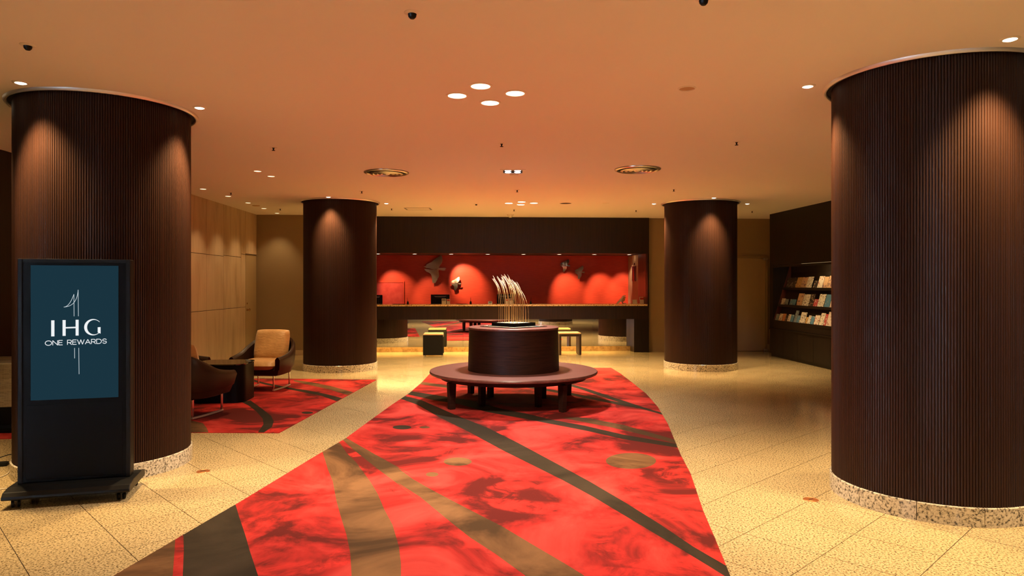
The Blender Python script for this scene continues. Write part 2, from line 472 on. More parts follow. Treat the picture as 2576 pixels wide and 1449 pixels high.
# reception recess
A0, A1 = -3.36, 3.99
B_RED = 17.2
Z_S = 2.215
struct(MB().box(A0, A1, B_F, B_F + 0.13, Z_S, H).build('wall_fascia', M['panel'], rz=TH))
struct(MB().box(A0 - 0.1, A1 + 0.1, B_F + 0.13, B_RED + 0.1, Z_S + 0.035, Z_S + 0.12).build('ceiling_reception', M['soffit'], rz=TH))
struct(MB().box(A0 - 0.2, A1 + 0.3, B_RED, B_RED + 0.15, 0, Z_S + 0.05).build('wall_reception', M['redwall'], rz=TH))
struct(MB().box(A0 - 0.2, A0, B_F, B_RED, 0, H).build('wall_reception_left', M['panel'], rz=TH))
struct(MB().box(A1 - 0.035, A1, B_F, B_F + 0.13, 1.0, Z_S).build('trim_1', M['panel'], rz=TH))
struct(MB().box(A1 - 0.04, A1 + 0.08, B_F + 0.13, B_F + 0.85, 0, Z_S + 0.02).build('trim_2', M['pilaster'], rz=TH))
struct(MB().box(A1 - 0.03, A1 + 0.08, B_F + 0.85, B_RED, 0, Z_S + 0.02).build('wall_reception_right', M['beige'], rz=TH))
# red door in the red wall
xa = pix_b(930, 720, B_RED)[0]; xb = pix_b(1017, 720, B_RED)[0]; zt = pix_b(1017, 708, B_RED)[1]
d2 = struct(MB().box(xa, xb - 0.03, B_RED - 0.012, B_RED, 0.0, zt - 0.03).build('door_2', M['reddoor'], rz=TH))
MB().box(xa, xb, B_RED - 0.022, B_RED, zt - 0.025, zt).build('door_frame', M['redwall'], d2)
MB().box(xb - 0.025, xb, B_RED - 0.022, B_RED, 0, zt - 0.025).build('door_frame', M['redwall'], d2)
# back wall right of the reception, with a door
struct(MB().box(A1, A_ALC + 0.2, B_BACKR, B_BACKR + 0.2, 0, H).build('wall_back_right', M['olive'], rz=TH))
struct(MB().box(A_ALC, A_ALC + 0.2, 14.3, B_BACKR, 0, H).build('wall_alcove', M['olive'], rz=TH))
d3 = struct(MB().box(5.84, 6.70, B_BACKR - 0.03, B_BACKR, 0.008, 2.12).build('door_3', M['doorolive'], rz=TH, bevel=0.003))
MB().box(5.80, 6.74, B_BACKR - 0.04, B_BACKR, 2.125, 2.165).build('door_frame', M['olive'], d3)
MB().box(6.705, 6.74, B_BACKR - 0.04, B_BACKR, 0, 2.125).build('door_frame', M['olive'], d3)
for z in (2.10, 0.03):
    MB().cbox((6.70, B_BACKR - 0.05, z), (0.10, 0.03, 0.05)).build('pivot_hinge', M['steel'], d3, bevel=0.004)
struct(MB().box(6.745, A_ALC - 0.001, B_BACKR - 0.014, B_BACKR, 0, 0.16).build('baseboard_back_right', M['basebd'], rz=TH))

# right wall: dark wood block with a raked brochure niche
NB0, NB1, NZ0, NZ1 = 10.6, 14.17, 0.77, 1.92
def na(z): return A_R + 0.005 + (z - NZ0) * 0.31
struct(MB().box(A_R, A_R + 0.45, B_REAR, NB0, 0, H).build('wall_right', M['rightwood'], rz=TH))
struct(MB().box(A_R, A_R + 0.45, NB0, 14.33, NZ1, H).build('wall_right_upper', M['rightwood'], rz=TH))
struct(MB().box(A_R, A_R + 0.45, NB1, 14.33, 0.585, NZ1).build('wall_right_end', M['rightwood'], rz=TH))
struct(MB().box(A_R + 0.40, A_R + 0.45, NB0, NB1, 0.0, NZ1).build('wall_right_back', M['rightwood'], rz=TH))

# ------------------------------------------------------------------ rear wall with glazed entrance (behind the camera)
ops = [(1.35, 2.0)]
rw = MB(); a = A_L
for o0, o1 in ops + [(A_R, None)]:
    rw.box(a, o0, B_REAR - 0.2, B_REAR, 0, H)
    if o1: rw.box(o0, o1, B_REAR - 0.2, B_REAR, 2.4, H); a = o1
struct(rw.build('wall_rear', M['olive'], rz=TH))
def glazing(name, o0, o1, left):
    wf = MB()
    def bx(x0, x1, d0, d1, z0, z1):
        if left: return MB().box(A_L - d1, A_L - d0, x0, x1, z0, z1)
        return MB().box(x0, x1, B_REAR - d1, B_REAR - d0, z0, z1)
    for x in (o0, (o0 + o1) / 2 - 0.03, o1 - 0.06):
        b_ = bx(x, x + 0.06, 0.07, 0.13, 0, 2.4); wf.add(b_.v, b_.f)
    for z0, z1 in ((2.34, 2.4), (0, 0.1)):
        b_ = bx(o0, o1, 0.07, 0.13, z0, z1); wf.add(b_.v, b_.f)
    wo = struct(wf.build(name, M['black'], rz=TH))
    bx(o0 + 0.05, o1 - 0.05, 0.095, 0.105, 0.1, 2.35).build('pane', M['glass'], wo)
    L = bpy.data.lights.new('entrance_daylight', 'AREA'); L.shape = 'RECTANGLE'; L.size = o1 - o0; L.size_y = 2.3
    L.energy = W_DAY * (o1 - o0); L.color = (0.62, 0.80, 1.0)
    lo = bpy.data.objects.new('entrance_daylight', L); COL.objects.link(lo)
    X, Y = to_world(A_L - 0.25, (o0 + o1) / 2) if left else to_world((o0 + o1) / 2, B_REAR - 0.25)
    lo.location = (X, Y, 1.22); lo.rotation_euler = (pi / 2, 0, TH - (pi / 2 if left else 0))
glazing('window_1', 1.35, 2.0, False)
glazing('window_2', -2.2, 0.6, True)

# ------------------------------------------------------------------ columns
NRD = 236
prof = []
for q in range(NRD):
    for s_, dr in ((0.0, -0.0075), (0.16, -0.0018), (0.5, 0.0), (0.84, -0.0018)):
        a = 2 * pi * (q + s_) / NRD
        prof.append(((RW + dr) * cos(a), (RW + dr) * sin(a)))
npf = len(prof)
shaft = MB()
shaft.add([(x, y, 0.118) for x, y in prof] + [(x, y, 3.04) for x, y in prof],
          [(i, (i + 1) % npf, npf + (i + 1) % npf, npf + i) for i in range(npf)])
col_root = None
for (cx_, cy_), lab, code in COLUMNS:
    if col_root is None:
        t = col_root = thing('round_column', lab, 'column', (cx_, cy_, 0), 0.2, 'four round reeded columns')
        o = shaft.build('reeded_shaft', M['reed'], t)
        NS = 11
        for q in range(NS):
            a0 = 2 * pi * q / NS + 0.003; a1 = 2 * pi * (q + 1) / NS - 0.003
            MB().lathe([(RG - 0.03, 0), (RG, 0), (RG, 0.116), (RG - 0.004, 0.120), (RG - 0.03, 0.120)], 8, a0=a0, a1=a1).build('base_stone', M['stone'], t, smooth='auto')
        MB().lathe([(RW - 0.03, -0.006), (0.678, -0.006), (0.678, -0.0015), (RW - 0.03, -0.0015)], 96).build('shadow_gap', M['dark'], t, smooth='auto', loc=(0, 0, HC(cy_)))
        MB().lathe([(0.676, -0.018), (0.682, -0.024), (0.692, -0.024), (0.700, -0.014), (0.704, -0.001), (0.676, -0.001), (0.676, -0.018)], 96).build('ceiling_ring', M['ringmetal'], t, smooth='auto', loc=(0, 0, HC(cy_)))
    else:
        t = copy_tree(col_root, lab); t.location = (cx_, cy_, 0)
        for q in t.children:
            if q.name.split('.')[0] in ('shadow_gap', 'ceiling_ring'): q.location.z = HC(cy_)
        t.rotation_euler = (0, 0, {'NR': 0.05, 'FL': 0.33, 'FR': 0.1}[code])

# ------------------------------------------------------------------ carpets
def c8(pts): return [(1000 + x / 2.639, 900 + y / 2.639) for x, y in pts]
def c7(pts): return [(290 + x / 3.18, 1050 + y / 3.18) for x, y in pts]
def c3(pts): return [(480 + x / 4.262, 780 + y / 4.262) for x, y in pts]
def ell(c, rx, ry, f, n=28): return f([(c[0] + rx * cos(2 * pi * i / n), c[1] + ry * sin(2 * pi * i / n)) for i in range(n)])
BANDS = []
def band(mi, up, lo): BANDS.append((mi, up + lo[::-1]))
band(1, c8([(30, 208), (85, 225), (300, 258), (480, 285), (700, 345), (860, 375), (1000, 410), (1240, 455), (1500, 515), (1845, 575), (1940, 595)]),
     c8([(0, 230), (60, 245), (240, 285), (400, 310), (600, 365), (850, 410), (1000, 440), (1260, 490), (1500, 545), (1860, 602), (1950, 620)]))
band(1, c8([(0, 240), (40, 255), (160, 285), (400, 390), (600, 470), (800, 570), (1060, 710), (1280, 830), (1500, 960), (1740, 1110), (1960, 1260), (2200, 1400), (2400, 1520)]),
     c8([(-20, 258), (20, 275), (130, 315), (280, 400), (480, 500), (700, 620), (900, 720), (1100, 820), (1300, 930), (1500, 1050), (1700, 1170), (1900, 1290), (2080, 1400), (2400, 1600)]))
band(2, c7([(1800, 140), (1840, 165), (1960, 235), (2200, 370), (2400, 480)]) + c8([(0, 735), (100, 810), (240, 890), (420, 985), (700, 1130), (900, 1250), (1120, 1380), (1230, 1449), (1700, 1750)]),
     c7([(1770, 150), (1830, 195), (1900, 260), (2100, 420), (2300, 570), (2450, 690)]) + c8([(0, 835), (150, 930), (330, 1080), (480, 1200), (650, 1310), (800, 1420), (840, 1449), (1150, 1750)]))
band(2, c7([(1760, 190), (1800, 215), (1850, 290), (1930, 370), (2040, 520), (2100, 620), (2150, 740), (2220, 870), (2270, 1050), (2285, 1180), (2285, 1269), (2260, 1700)]),
     c7([(1640, 230), (1660, 290), (1700, 420), (1740, 520), (1770, 680), (1800, 790), (1850, 950), (1880, 1100), (1890, 1269), (1880, 1700)]))
band(1, c7([(920, 640), (965, 715), (990, 800), (1040, 950), (1080, 1090), (1140, 1269), (1260, 1700)]),
     c7([(530, 900), (545, 960), (548, 1080), (540, 1269), (500, 1700)]))
band(2, c7([(490, 930), (480, 990), (460, 1269), (420, 1700)]), c7([(-300, 1300), (-600, 1450), (-900, 1600), (-1200, 1800)]))
band(2, c8([(1090, 398), (1250, 402), (1500, 450), (1830, 545), (1900, 560)]), c8([(1110, 404), (1200, 425), (1400, 462), (1650, 520), (1840, 572), (1900, 582)]))
band(1, c8([(1160, 180), (1250, 205), (1400, 255), (1550, 305), (1690, 350), (1800, 380)]), c8([(1130, 187), (1230, 217), (1400, 276), (1560, 327), (1710, 368), (1800, 395)]))
band(1, c8([(830, 188), (1000, 210), (1200, 245), (1400, 285), (1590, 322)]), c8([(830, 198), (1000, 225), (1200, 262), (1400, 303), (1600, 340)]))
band(2, c8([(150, 160), (250, 175), (380, 200)]), c8([(120, 175), (240, 192), (380, 212)]))
for mi, c, rx, ry in ((2, (1550, 690), 167, 53), (2, (400, 695), 93, 28), (2, (230, 780), 42, 15), (1, (30, 466), 62, 14), (2, (180, 466), 35, 7)):
    BANDS.append((mi, ell(c, rx, ry, c8)))
BANDS2 = []
def band2(mi, up, lo): BANDS2.append((mi, up + lo[::-1]))
band2(1, c3([(560, 715), (650, 740), (760, 775), (880, 800), (1080, 840), (1250, 865), (1450, 905), (1660, 960), (1740, 985)]), c3([(560, 735), (650, 765), (800, 805), (1050, 855), (1200, 885), (1400, 925), (1610, 1000), (1680, 1030)]))
band2(2, c3([(1100, 752), (1300, 780), (1500, 820), (1720, 880), (1800, 905)]), c3([(1110, 770), (1300, 815), (1500, 860), (1690, 920), (1760, 945)]))
BANDS2.append((1, c3([(540, 990), (640, 975), (760, 1060), (860, 1140), (890, 1200), (870, 1260), (770, 1330), (740, 1360), (690, 1360), (715, 1325), (780, 1230), (770, 1170), (700, 1090), (620, 1030)])))
BANDS2.append((2, c3([(-300, 1150), (25, 1195), (130, 1220), (170, 1270), (200, 1340), (-300, 1340)])))
BANDS2.append((1, ell((1250, 1107), 62, 13, c3)))

def carpet(name, outline, bands, label):
    pts = []; faces = []
    def addp(poly):
        n = len(pts)
        if sum(p[0] * q[1] - q[0] * p[1] for p, q in zip(poly, poly[1:] + poly[:1])) < 0: poly = poly[::-1]
        pts.extend(Vector(p) for p in poly); faces.append(list(range(n, n + len(poly))))
    addp(outline)
    for mi, poly in bands: addp([fl(*p) for p in poly])
    ov, oe, of, _, _, ofo = geometry.delaunay_2d_cdt(pts, [], faces, 0, 1e-5)
    mb = MB()
    z = 0.007
    vs = [(p.x, p.y, z) for p in ov]
    fs, ms = [], []
    for f_, orig in zip(of, ofo):
        if 0 not in orig: continue
        ids = [i for i in orig if i > 0]
        fs.append(tuple(f_)); ms.append(bands[ids[-1] - 1][0] if ids else 0)
    mb.v = vs; mb.f = fs; mb.m = ms
    n = len(outline)
    mb.add([(x, y, z) for x, y in outline] + [(x, y, 0.0) for x, y in outline], [(i, (i + 1) % n, n + (i + 1) % n, n + i) for i in range(n)], 0)
    return tag(mb.build(name, [M['c_red'], M['c_dark'], M['c_tan']]), label, 'carpet')
carpet('carpet', CARPET_W, BANDS, 'large red carpet with dark and tan bands under the round bench')
carpet('carpet', CARPET2_W, BANDS2, 'red carpet with curved dark bands under armchairs and black table')

# ------------------------------------------------------------------ reception counter
rc = thing('reception_counter', 'long dark wood reception counter with granite top and mirrored front', 'counter', (*to_world(0, B_F), 0), TH)
MB().box(A0, A1 - 0.037, -0.02, 0.70, 1.040, 1.078).build('countertop', M['top'], rc, bevel=0.004)
MB().box(A0, A1 - 0.002, 0.005, 0.045, 0.746, 1.040).build('apron', M['panel'], rc)
MB().box(A0, A1 - 0.36, 0.045, 0.38, 0.770, 0.785).build('underside_board', M['panel'], rc)
LEG0 = pix_b(1595, 850, B_F)[0]
MB().box(LEG0, A1 - 0.002, 0.0, 0.40, 0, 0.746).build('leg_panel', M['rightwood'], rc)
MB().box(A0, LEG0, 0.36, 0.40, 0.0, 0.108).build('plinth', M['plinth'], rc, bevel=0.003)
seams = [A0, pix_b(948, 840, B_F + .38)[0], pix_b(1165, 840, B_F + .38)[0], pix_b(1382, 840, B_F + .38)[0], LEG0]
for s0, s1 in zip(seams, seams[1:]):
    if s1 - s0 > 0.05:
        MB().box(s0 + 0.002, s1 - 0.002, 0.38, 0.388, 0.110, 0.748).build('mirror_panel', M['mirror'], rc)
MB().box(A0, LEG0, 0.39, 0.44, 0.0, 1.04).build('core_board', M['panel'], rc)
ls = MB().box(A0 + 0.7, LEG0 - 0.5, 0.060, 0.085, 0.756, 0.769).build('light_strip', M['strip'], rc)
L = bpy.data.lights.new('counter_light', 'AREA'); L.shape = 'RECTANGLE'; L.size = LEG0 - A0 - 1.2; L.size_y = 0.05
L.energy = W_STRIP; L.color = (1.0, 0.64, 0.20)
lo = bpy.data.objects.new('counter_light', L); COL.objects.link(lo); lo.parent = rc
lo.location = ((A0 + LEG0) / 2 + 0.1, 0.10, 0.754); lo.rotation_euler = (0, 0, 0)

wd = thing('work_desk', 'dark work desk behind the reception counter, carrying the monitors', 'desk', (*to_world(0, B_F), 0), TH)
MB().box(A0 + 0.3, A1 - 0.2, 0.75, 1.35, 0.72, 0.76).build('desk_top', M['panel'], wd)
for x in (A0 + 0.4, 0.0, A1 - 0.3):
    MB().box(x - 0.02, x + 0.02, 0.80, 1.30, 0, 0.72).build('desk_leg', M['panel'], wd)

# lamps of the reception soffit, each turned to its own place on the red wall
DL = [(951, (1001, 742), 0.9, 56), (1043, (1095, 780), 0.7, 54), (1135, (1172, 706), 1.5, 52), (1227, (1230, 1000), 0.3, 50),
      (1317, (1316, 1000), 0.3, 50), (1407, (1434, 748), 1.15, 54), (1495, (1521, 752), 1.0, 54), (1583, (1566, 738), 0.6, 50)]
names8 = ['leftmost', 'second from left', 'third from left', 'fourth from left', 'fifth from left', 'sixth from left', 'seventh from left', 'rightmost']
def downlight(name, x, y, z, r, lampmat, label, group, rim=1.22, cat='downlight'):
    t = thing(name, label, cat, (x, y, z), 0, group)
    MB().lathe([(r * 0.98, -0.001), (r, -0.006), (r * rim, -0.004), (r * rim, 0.0)], 28).build('trim_ring', M['white'], t, smooth='auto')
    MB().lathe([(0, -0.003), (r * 0.98, -0.003), (r * 0.98, -0.0005), (0, -0.0005)], 28).build('lamp', lampmat, t, smooth='auto')
    return t
for q, (px, (tx, ty), e, ang) in enumerate(DL):
    a, _ = pix_b(px, 640, B_F + 1.22)
    X, Y = to_world(a, B_F + 1.22)
    t = downlight('downlight', X, Y, Z_S + 0.035, 0.05, M['lampsm'], 'small round lamp over the reception desk, %s in the row of eight' % names8[q], 'row of lamps above the reception desk')
    ta, tz = pix_b(tx, ty, B_RED)
    tX, tY = to_world(ta, B_RED)
    spot('desk_spot', (X, Y, Z_S + 0.015), (tX, tY, tz), W_DESK * e, (1.0, 0.78, 0.50), ang, 0.75, 0.03, t)

# ------------------------------------------------------------------ ceiling lamps
def ceil_lamp(px, py, r, lampmat, label, group, watts, col, angle, blend, tilt=None, soft=0.05):
    X, Y = cl(px, py)
    t = downlight('downlight', X, Y, HC(Y), r, lampmat, label, group)
    tgt = (X, Y, 0) if tilt is None else (X + tilt[0], Y + tilt[1], 0)
    if watts: spot('lamp_light', (X, Y, HC(Y) - 0.02), tgt, watts, col, angle, blend, soft, t)
    return t
for (px, py), w_ in (((1150, 240), 'leftmost'), ((1209, 216), 'nearest the camera'), ((1233, 258), 'farthest from the camera'), ((1296, 234), 'rightmost')):
    ceil_lamp(px, py, 0.071, M['lamp'], 'large bright downlight, %s of the foreground ceiling cluster of four' % w_, 'foreground cluster of four downlights', W_CLUSTER, WARM2, 132, 0.9, soft=0.07)
for (px, py), w_ in (((1280, 511), 'leftmost'), ((1312, 507.5), 'nearest the camera'), ((1310, 514.5), 'farthest from the camera'), ((1343, 510.5), 'rightmost')):
    ceil_lamp(px, py, 0.071, M['lamp'], 'downlight, %s of the far ceiling cluster before the reception' % w_, 'far cluster of four downlights', W_FAR, WARM, 125, 0.9, soft=0.07)
colspots = [((52, 207), 'bright spotlight above the kiosk column, near its left side', COLUMNS[0]), ((502, 270), 'bright spotlight at the right of the kiosk column top', COLUMNS[0]),
            ((2541, 97), 'bright spotlight in the upper right corner above the largest column', COLUMNS[1]), ((2032, 216), 'bright spotlight left of the largest column top', COLUMNS[1]),
            ((826, 495), 'small bright spotlight in front of the column behind the armchairs', COLUMNS[2]), ((972, 511), 'small bright spotlight right of the column behind the armchairs', COLUMNS[2]),
            ((1645, 512), 'small bright spotlight left of the column by the brochure wall', COLUMNS[3]), ((1796, 497), 'small bright spotlight in front of the column by the brochure wall', COLUMNS[3]),
            ((1880, 512), 'small bright spotlight right of the column by the brochure wall', COLUMNS[3])]
for (px, py), lab, cc in colspots:
    X, Y = cl(px, py)
    d = Vector(cc[0]) - Vector((X, Y)); d.normalize()
    t = thing('spotlight', lab, 'spotlight', (X, Y, HC(Y)), 0, 'spotlights around the columns')
    MB().lathe([(0.034, -0.001), (0.038, -0.008), (0.052, -0.005), (0.054, 0)], 28).build('trim_ring', M['white'], t, smooth='auto')
    MB().lathe([(0.0, -0.014), (0.022, -0.013), (0.033, -0.008), (0.036, -0.001)], 24).build('eyeball', M['lampsm'], t, smooth='auto')
    spot('lamp_light', (X, Y, HC(Y) - 0.03), (X - d.x * 0.06, Y - d.y * 0.06, 0), W_COL, WARM, 88, 1.0, 0.06, t)
# added spotlights out of view behind the near columns, to brighten the floor there
for X, Y in ((3.75, 4.35), (3.6, 5.6), (-4.2, 5.4)):
    c0 = COLUMNS[1][0] if X > 0 else COLUMNS[0][0]
    d = (Vector(c0) - Vector((X, Y))).normalized()
    t = thing('spotlight', 'added spotlight hidden from view on the far side of a near column', 'spotlight', (X, Y, HC(Y)), 0, 'added spotlights behind the near columns')
    MB().lathe([(0.034, -0.001), (0.038, -0.008), (0.052, -0.005), (0.054, 0)], 28).build('trim_ring', M['white'], t, smooth='auto')
    MB().lathe([(0.0, -0.014), (0.022, -0.013), (0.033, -0.008), (0.036, -0.001)], 24).build('eyeball', M['lampsm'], t, smooth='auto')
    spot('lamp_light', (X, Y, HC(Y) - 0.03), (X - d.x * 0.06, Y - d.y * 0.06, 0), W_COL * 0.5, WARM, 88, 1.0, 0.06, t)
for X, Y in ((-0.75, 0.1), (-0.25, -0.3), (-0.15, 0.4), (0.35, 0.0)):  # unseen cluster added overhead to light the foreground floor and ceiling
    t = downlight('downlight', X, Y, HC(Y), 0.071, M['lamp'], 'added downlight overhead, unseen above the frame', 'added overhead cluster of four downlights')
    spot('lamp_light', (X, Y, HC(Y) - 0.02), (X, Y, 0), W_CLUSTER * 0.8, WARM2, 132, 0.9, 0.07, t)
for X, Y in ((3.4, 2.2), (4.6, 3.0)):  # unseen pair added so floor bounce brightens the ceiling at upper right
    t = downlight('downlight', X, Y, HC(Y), 0.071, M['lamp'], 'added downlight at the front right, unseen outside the frame', 'added front right downlights outside the frame')
    spot('lamp_light', (X, Y, HC(Y) - 0.02), (X, Y, 0), W_CLUSTER * 0.5, WARM2, 132, 0.9, 0.07, t)
wl = [((648, 430), 'farther left of the two lit downlights in the inner row'), ((682, 443), 'right one of the two lit downlights in the inner row'),
      ((511, 475), 'nearest downlight of the row along the stone wall'), ((574, 493), 'second downlight of the row along the stone wall'),
      ((624, 510), 'third downlight of the row along the stone wall'), ((664, 524), 'fourth downlight of the row along the stone wall'),
      ((697, 536), 'farthest downlight of the row along the stone wall')]
for q, ((px, py), lab) in enumerate(wl):
    ceil_lamp(px, py, 0.047, M['lampwall'], lab, 'downlights over the armchair corner', W_WALL * (2.6 if q < 2 else 1), WARM, 84, 0.7, None if q < 2 else (-0.25, 0), 0.04)
# unlit recessed downlight
X, Y = cl(1728, 222)
t = thing('downlight', 'unlit round downlight right of the foreground lamp cluster', 'downlight', (X, Y, HC(Y)))
MB().lathe([(0.055, -0.002), (0.058, -0.007), (0.066, -0.004), (0.066, 0)], 28).build('trim_ring', M['white'], t, smooth='auto')
MB().lathe([(0, -0.0015), (0.03, -0.003), (0.055, -0.002)], 28).build('lens', M['beige'], t, smooth='auto')
# square four-lamp fixture over the bench
X, Y = cl(1290, 431)
t = thing('ceiling_fixture', 'square black ceiling fixture with four white lamps above the bench', 'light fixture', (X, Y, HC(Y)), 0.0)
f4 = MB()
f4.box(-0.165, 0.165, -0.165, -0.125, -0.008, 0); f4.box(-0.165, 0.165, 0.125, 0.165, -0.008, 0)
f4.box(-0.165, -0.125, -0.125, 0.125, -0.008, 0); f4.box(0.125, 0.165, -0.125, 0.125, -0.008, 0)
f4.build('frame', M['white'], t)
MB().box(-0.125, 0.125, -0.125, 0.125, -0.003, -0.001).build('recess', M['dark'], t)
for sx in (-1, 1):
    for sy in (-1, 1):
        o = MB().lathe([(0, -0.010), (0.030, -0.008), (0.042, -0.003)], 24).build('lamp', M['lampwhite'], t, smooth='auto')
        o.location = (sx * 0.062, sy * 0.062, 0)
        spot('lamp_light', (X + sx * 0.062, Y + sy * 0.062, HC(Y) - 0.03), (X + sx * 0.062, Y + sy * 0.062 - 0.1, 0), W_SQUARE, WHITE, 108, 0.85, 0.03, t)
X2, Y2 = cl(1293, 439.5)
tag(MB().box(-0.06, 0.06, -0.035, 0.035, -0.010, 0).build('ceiling_plate', M['white'], loc=(X2, Y2, HC(Y2)), bevel=0.003), 'small plate right behind the square four-lamp fixture', 'cover plate')
# round air diffusers
for (px, py), lab in (((972, 433.5), 'round ringed metal air diffuser left of the square fixture'), ((1604, 425.5), 'round ringed metal air diffuser right of the square fixture')):
    X, Y = cl(px, py)
    t = thing('air_diffuser', lab, 'air diffuser', (X, Y, HC(Y)), 0, 'two round air diffusers')
    MB().lathe([(0.25, -0.006), (0.262, -0.020), (0.290, -0.010), (0.292, 0)], 56).build('outer_ring', M['steel'], t, smooth='auto')
    MB().lathe([(0, -0.002), (0.255, -0.002)], 56).build('throat', M['blackmat'], t)
    for r in (0.205, 0.150, 0.098):
        MB().lathe([(r - 0.036, -0.010), (r - 0.018, -0.030), (r + 0.014, -0.022), (r + 0.010, -0.016), (r - 0.018, -0.020), (r - 0.034, -0.004)], 48).build('cone_ring', M['steel'], t, smooth='auto')
    MB().lathe([(0, -0.034), (0.035, -0.032), (0.048, -0.022)], 32).build('hub', M['steel'], t, smooth='auto')
# sprinklers, detectors, plates
spr = None
SPR = [((1262, 361), 'small sprinkler head behind the foreground lamp cluster'), ((688, 371), 'small sprinkler head right of the kiosk column top'),
       ((1853, 357), 'small sprinkler head left of the largest column'), ((910, 481), 'small sprinkler head beyond the left air diffuser'),
       ((1301, 478), 'small sprinkler head between square fixture and far lamp cluster'), ((1695, 476), 'small sprinkler head beyond the right air diffuser'),
       ((985, 524.5), 'tiny sprinkler head left of the rectangular ceiling hatch'), ((1293, 527), 'tiny sprinkler head behind the far lamp cluster'),
       ((1600, 528.5), 'tiny sprinkler head near the reception fascia, right side'), ((581, 484.5), 'tiny sprinkler head beside the second stone-wall downlight'),
       ((705, 525), 'tiny sprinkler head beside the farthest stone-wall downlight'), ((1892, 531), 'tiny sprinkler head right of the column by the brochure wall')]
for (px, py), lab in SPR:
    X, Y = cl(px, py)
    if spr is None:
        spr = t = thing('sprinkler', lab, 'sprinkler', (X, Y, HC(Y)), 0, 'ceiling sprinklers')
        MB().lathe([(0, -0.004), (0.022, -0.006), (0.040, -0.002), (0.040, 0)], 20).build('flange', M['white'], t, smooth='auto')
        MB().lathe([(0, -0.034), (0.018, -0.034), (0.018, -0.031), (0.006, -0.028), (0.008, -0.012), (0.016, -0.004)], 14).build('head', M['blackmat'], t, smooth='auto')
    else:
        t = copy_tree(spr, lab); t.location = (X, Y, HC(Y))
for (px, py), lab in (((1037, 32), 'small dark dome camera near the top edge of the ceiling'), ((70, 113), 'small dark dome camera at the upper left of the ceiling'), ((1770, -3), 'small ceiling device cut off by the top edge')):
    X, Y = cl(px, py)
    t = thing('ceiling_sensor', lab, 'sensor', (X, Y, HC(Y)), 0, 'dark dome sensors')
    MB().lathe([(0.02, -0.008), (0.036, -0.007), (0.044, -0.002), (0.044, 0)], 24).build('flange', M['white'], t, smooth='auto')
    MB().lathe([(0, -0.034), (0.012, -0.032), (0.021, -0.022), (0.024, -0.006)], 20).build('dome', M['blackplastic'], t, smooth='auto')
X, Y = cl(1198, 512.5)
t = thing('smoke_detector', 'small flat ceiling sensor left of the far lamp cluster', 'sensor', (X, Y, HC(Y)))
MB().lathe([(0, -0.012), (0.04, -0.012), (0.056, -0.004), (0.056, 0)], 20).build('flange', M['white'], t, smooth='auto')
MB().lathe([(0, -0.032), (0.016, -0.030), (0.020, -0.012)], 16).build('head', M['blackmat'], t, smooth='auto')
X, Y = cl(1423, 511)
t = thing('ceiling_speaker', 'dark round opening right of the far lamp cluster', 'speaker', (X, Y, HC(Y)))
MB().lathe([(0.104, -0.002), (0.108, -0.008), (0.118, -0.004), (0.118, 0)], 36).build('trim_ring', M['white'], t, smooth='auto')
MB().lathe([(0, -0.002), (0.104, -0.002)], 36).build('grille', M['dark'], t)
X, Y = cl(1524, 511)
tag(MB().lathe([(0, -0.010), (0.05, -0.010), (0.062, -0.004), (0.062, 0)], 28).build('cover_plate', M['white'], loc=(X, Y, HC(Y)), smooth='auto'), 'flat round plate right of the dark round ceiling opening', 'cover plate')
X, Y = cl(644, 517)
tag(MB().lathe([(0, -0.010), (0.06, -0.010), (0.072, -0.004), (0.072, 0)], 28).build('cover_plate', M['beige'], loc=(X, Y, HC(Y)), smooth='auto'), 'flat dark plate between third and fourth stone-wall downlights', 'cover plate')
X, Y = cl(1284, 542)
t = thing('dome_detector', 'white dome detector hanging in front of the reception fascia', 'detector', (X, Y - 0.2, HC(Y - 0.2)))
MB().lathe([(0, -0.028), (0.055, -0.028), (0.075, -0.012), (0.080, 0)], 28).build('base', M['whiteplastic'], t, smooth='auto')
MB().lathe([(0, -0.065), (0.03, -0.062), (0.045, -0.045), (0.050, -0.028)], 24).build('dome', M['whiteplastic'], t, smooth='auto')
t = thing('ceiling_hatch', 'rectangular access hatch in the ceiling before the reception, left side', 'hatch', (*cl(1052, 525.3), HC(cl(1052, 525.3)[1])))
hw, hd = 0.255, 0.17
MB().box(-hw, -hw + 0.03, -hd, hd, -0.006, 0).build('frame_bar', M['grey'], t); MB().box(hw - 0.03, hw, -hd, hd, -0.006, 0).build('frame_bar', M['grey'], t)
MB().box(-hw + 0.03, hw - 0.03, -hd, -hd + 0.014, -0.006, 0).build('frame_bar', M['grey'], t); MB().box(-hw + 0.03, hw - 0.03, hd - 0.014, hd, -0.006, 0).build('frame_bar', M['grey'], t)
MB().box(-hw + 0.03, hw - 0.03, -hd + 0.014, hd - 0.014, -0.003, 0).build('panel', M['ceil'], t)

# ------------------------------------------------------------------ round bench with drum and grasses
BX, BY = 0.02, 8.84
t = thing('round_bench', 'round dark mahogany bench with central drum on the red carpet', 'bench', (BX, BY, 0.007), 0)
zs = 0.417
o = MB().lathe([(0.5, zs - 0.045), (1.045, zs - 0.045), (1.066, zs - 0.036), (1.072, zs - 0.018), (1.066, zs - 0.004), (1.05, zs), (0.5, zs)], 96).build('seat', M['benchseat'], t, smooth='auto')
MB().lathe([(0.40, zs - 0.100), (0.93, zs - 0.100), (0.95, zs - 0.045), (0.40, zs - 0.045)], 72).build('apron', M['benchwood'], t, smooth='auto')
zd = 0.965
MB().lathe([(0, zs), (0.583, zs), (0.570, zd - 0.03), (0, zd - 0.03)], 96).build('drum', M['benchwood'], t, smooth='auto')
MB().lathe([(0, zd - 0.03), (0.566, zd - 0.03), (0.570, zd - 0.026), (0.576, zd - 0.024), (0.576, zd - 0.004), (0.570, zd), (0, zd)], 96).build('drum_top', M['benchseat'], t, smooth='auto')
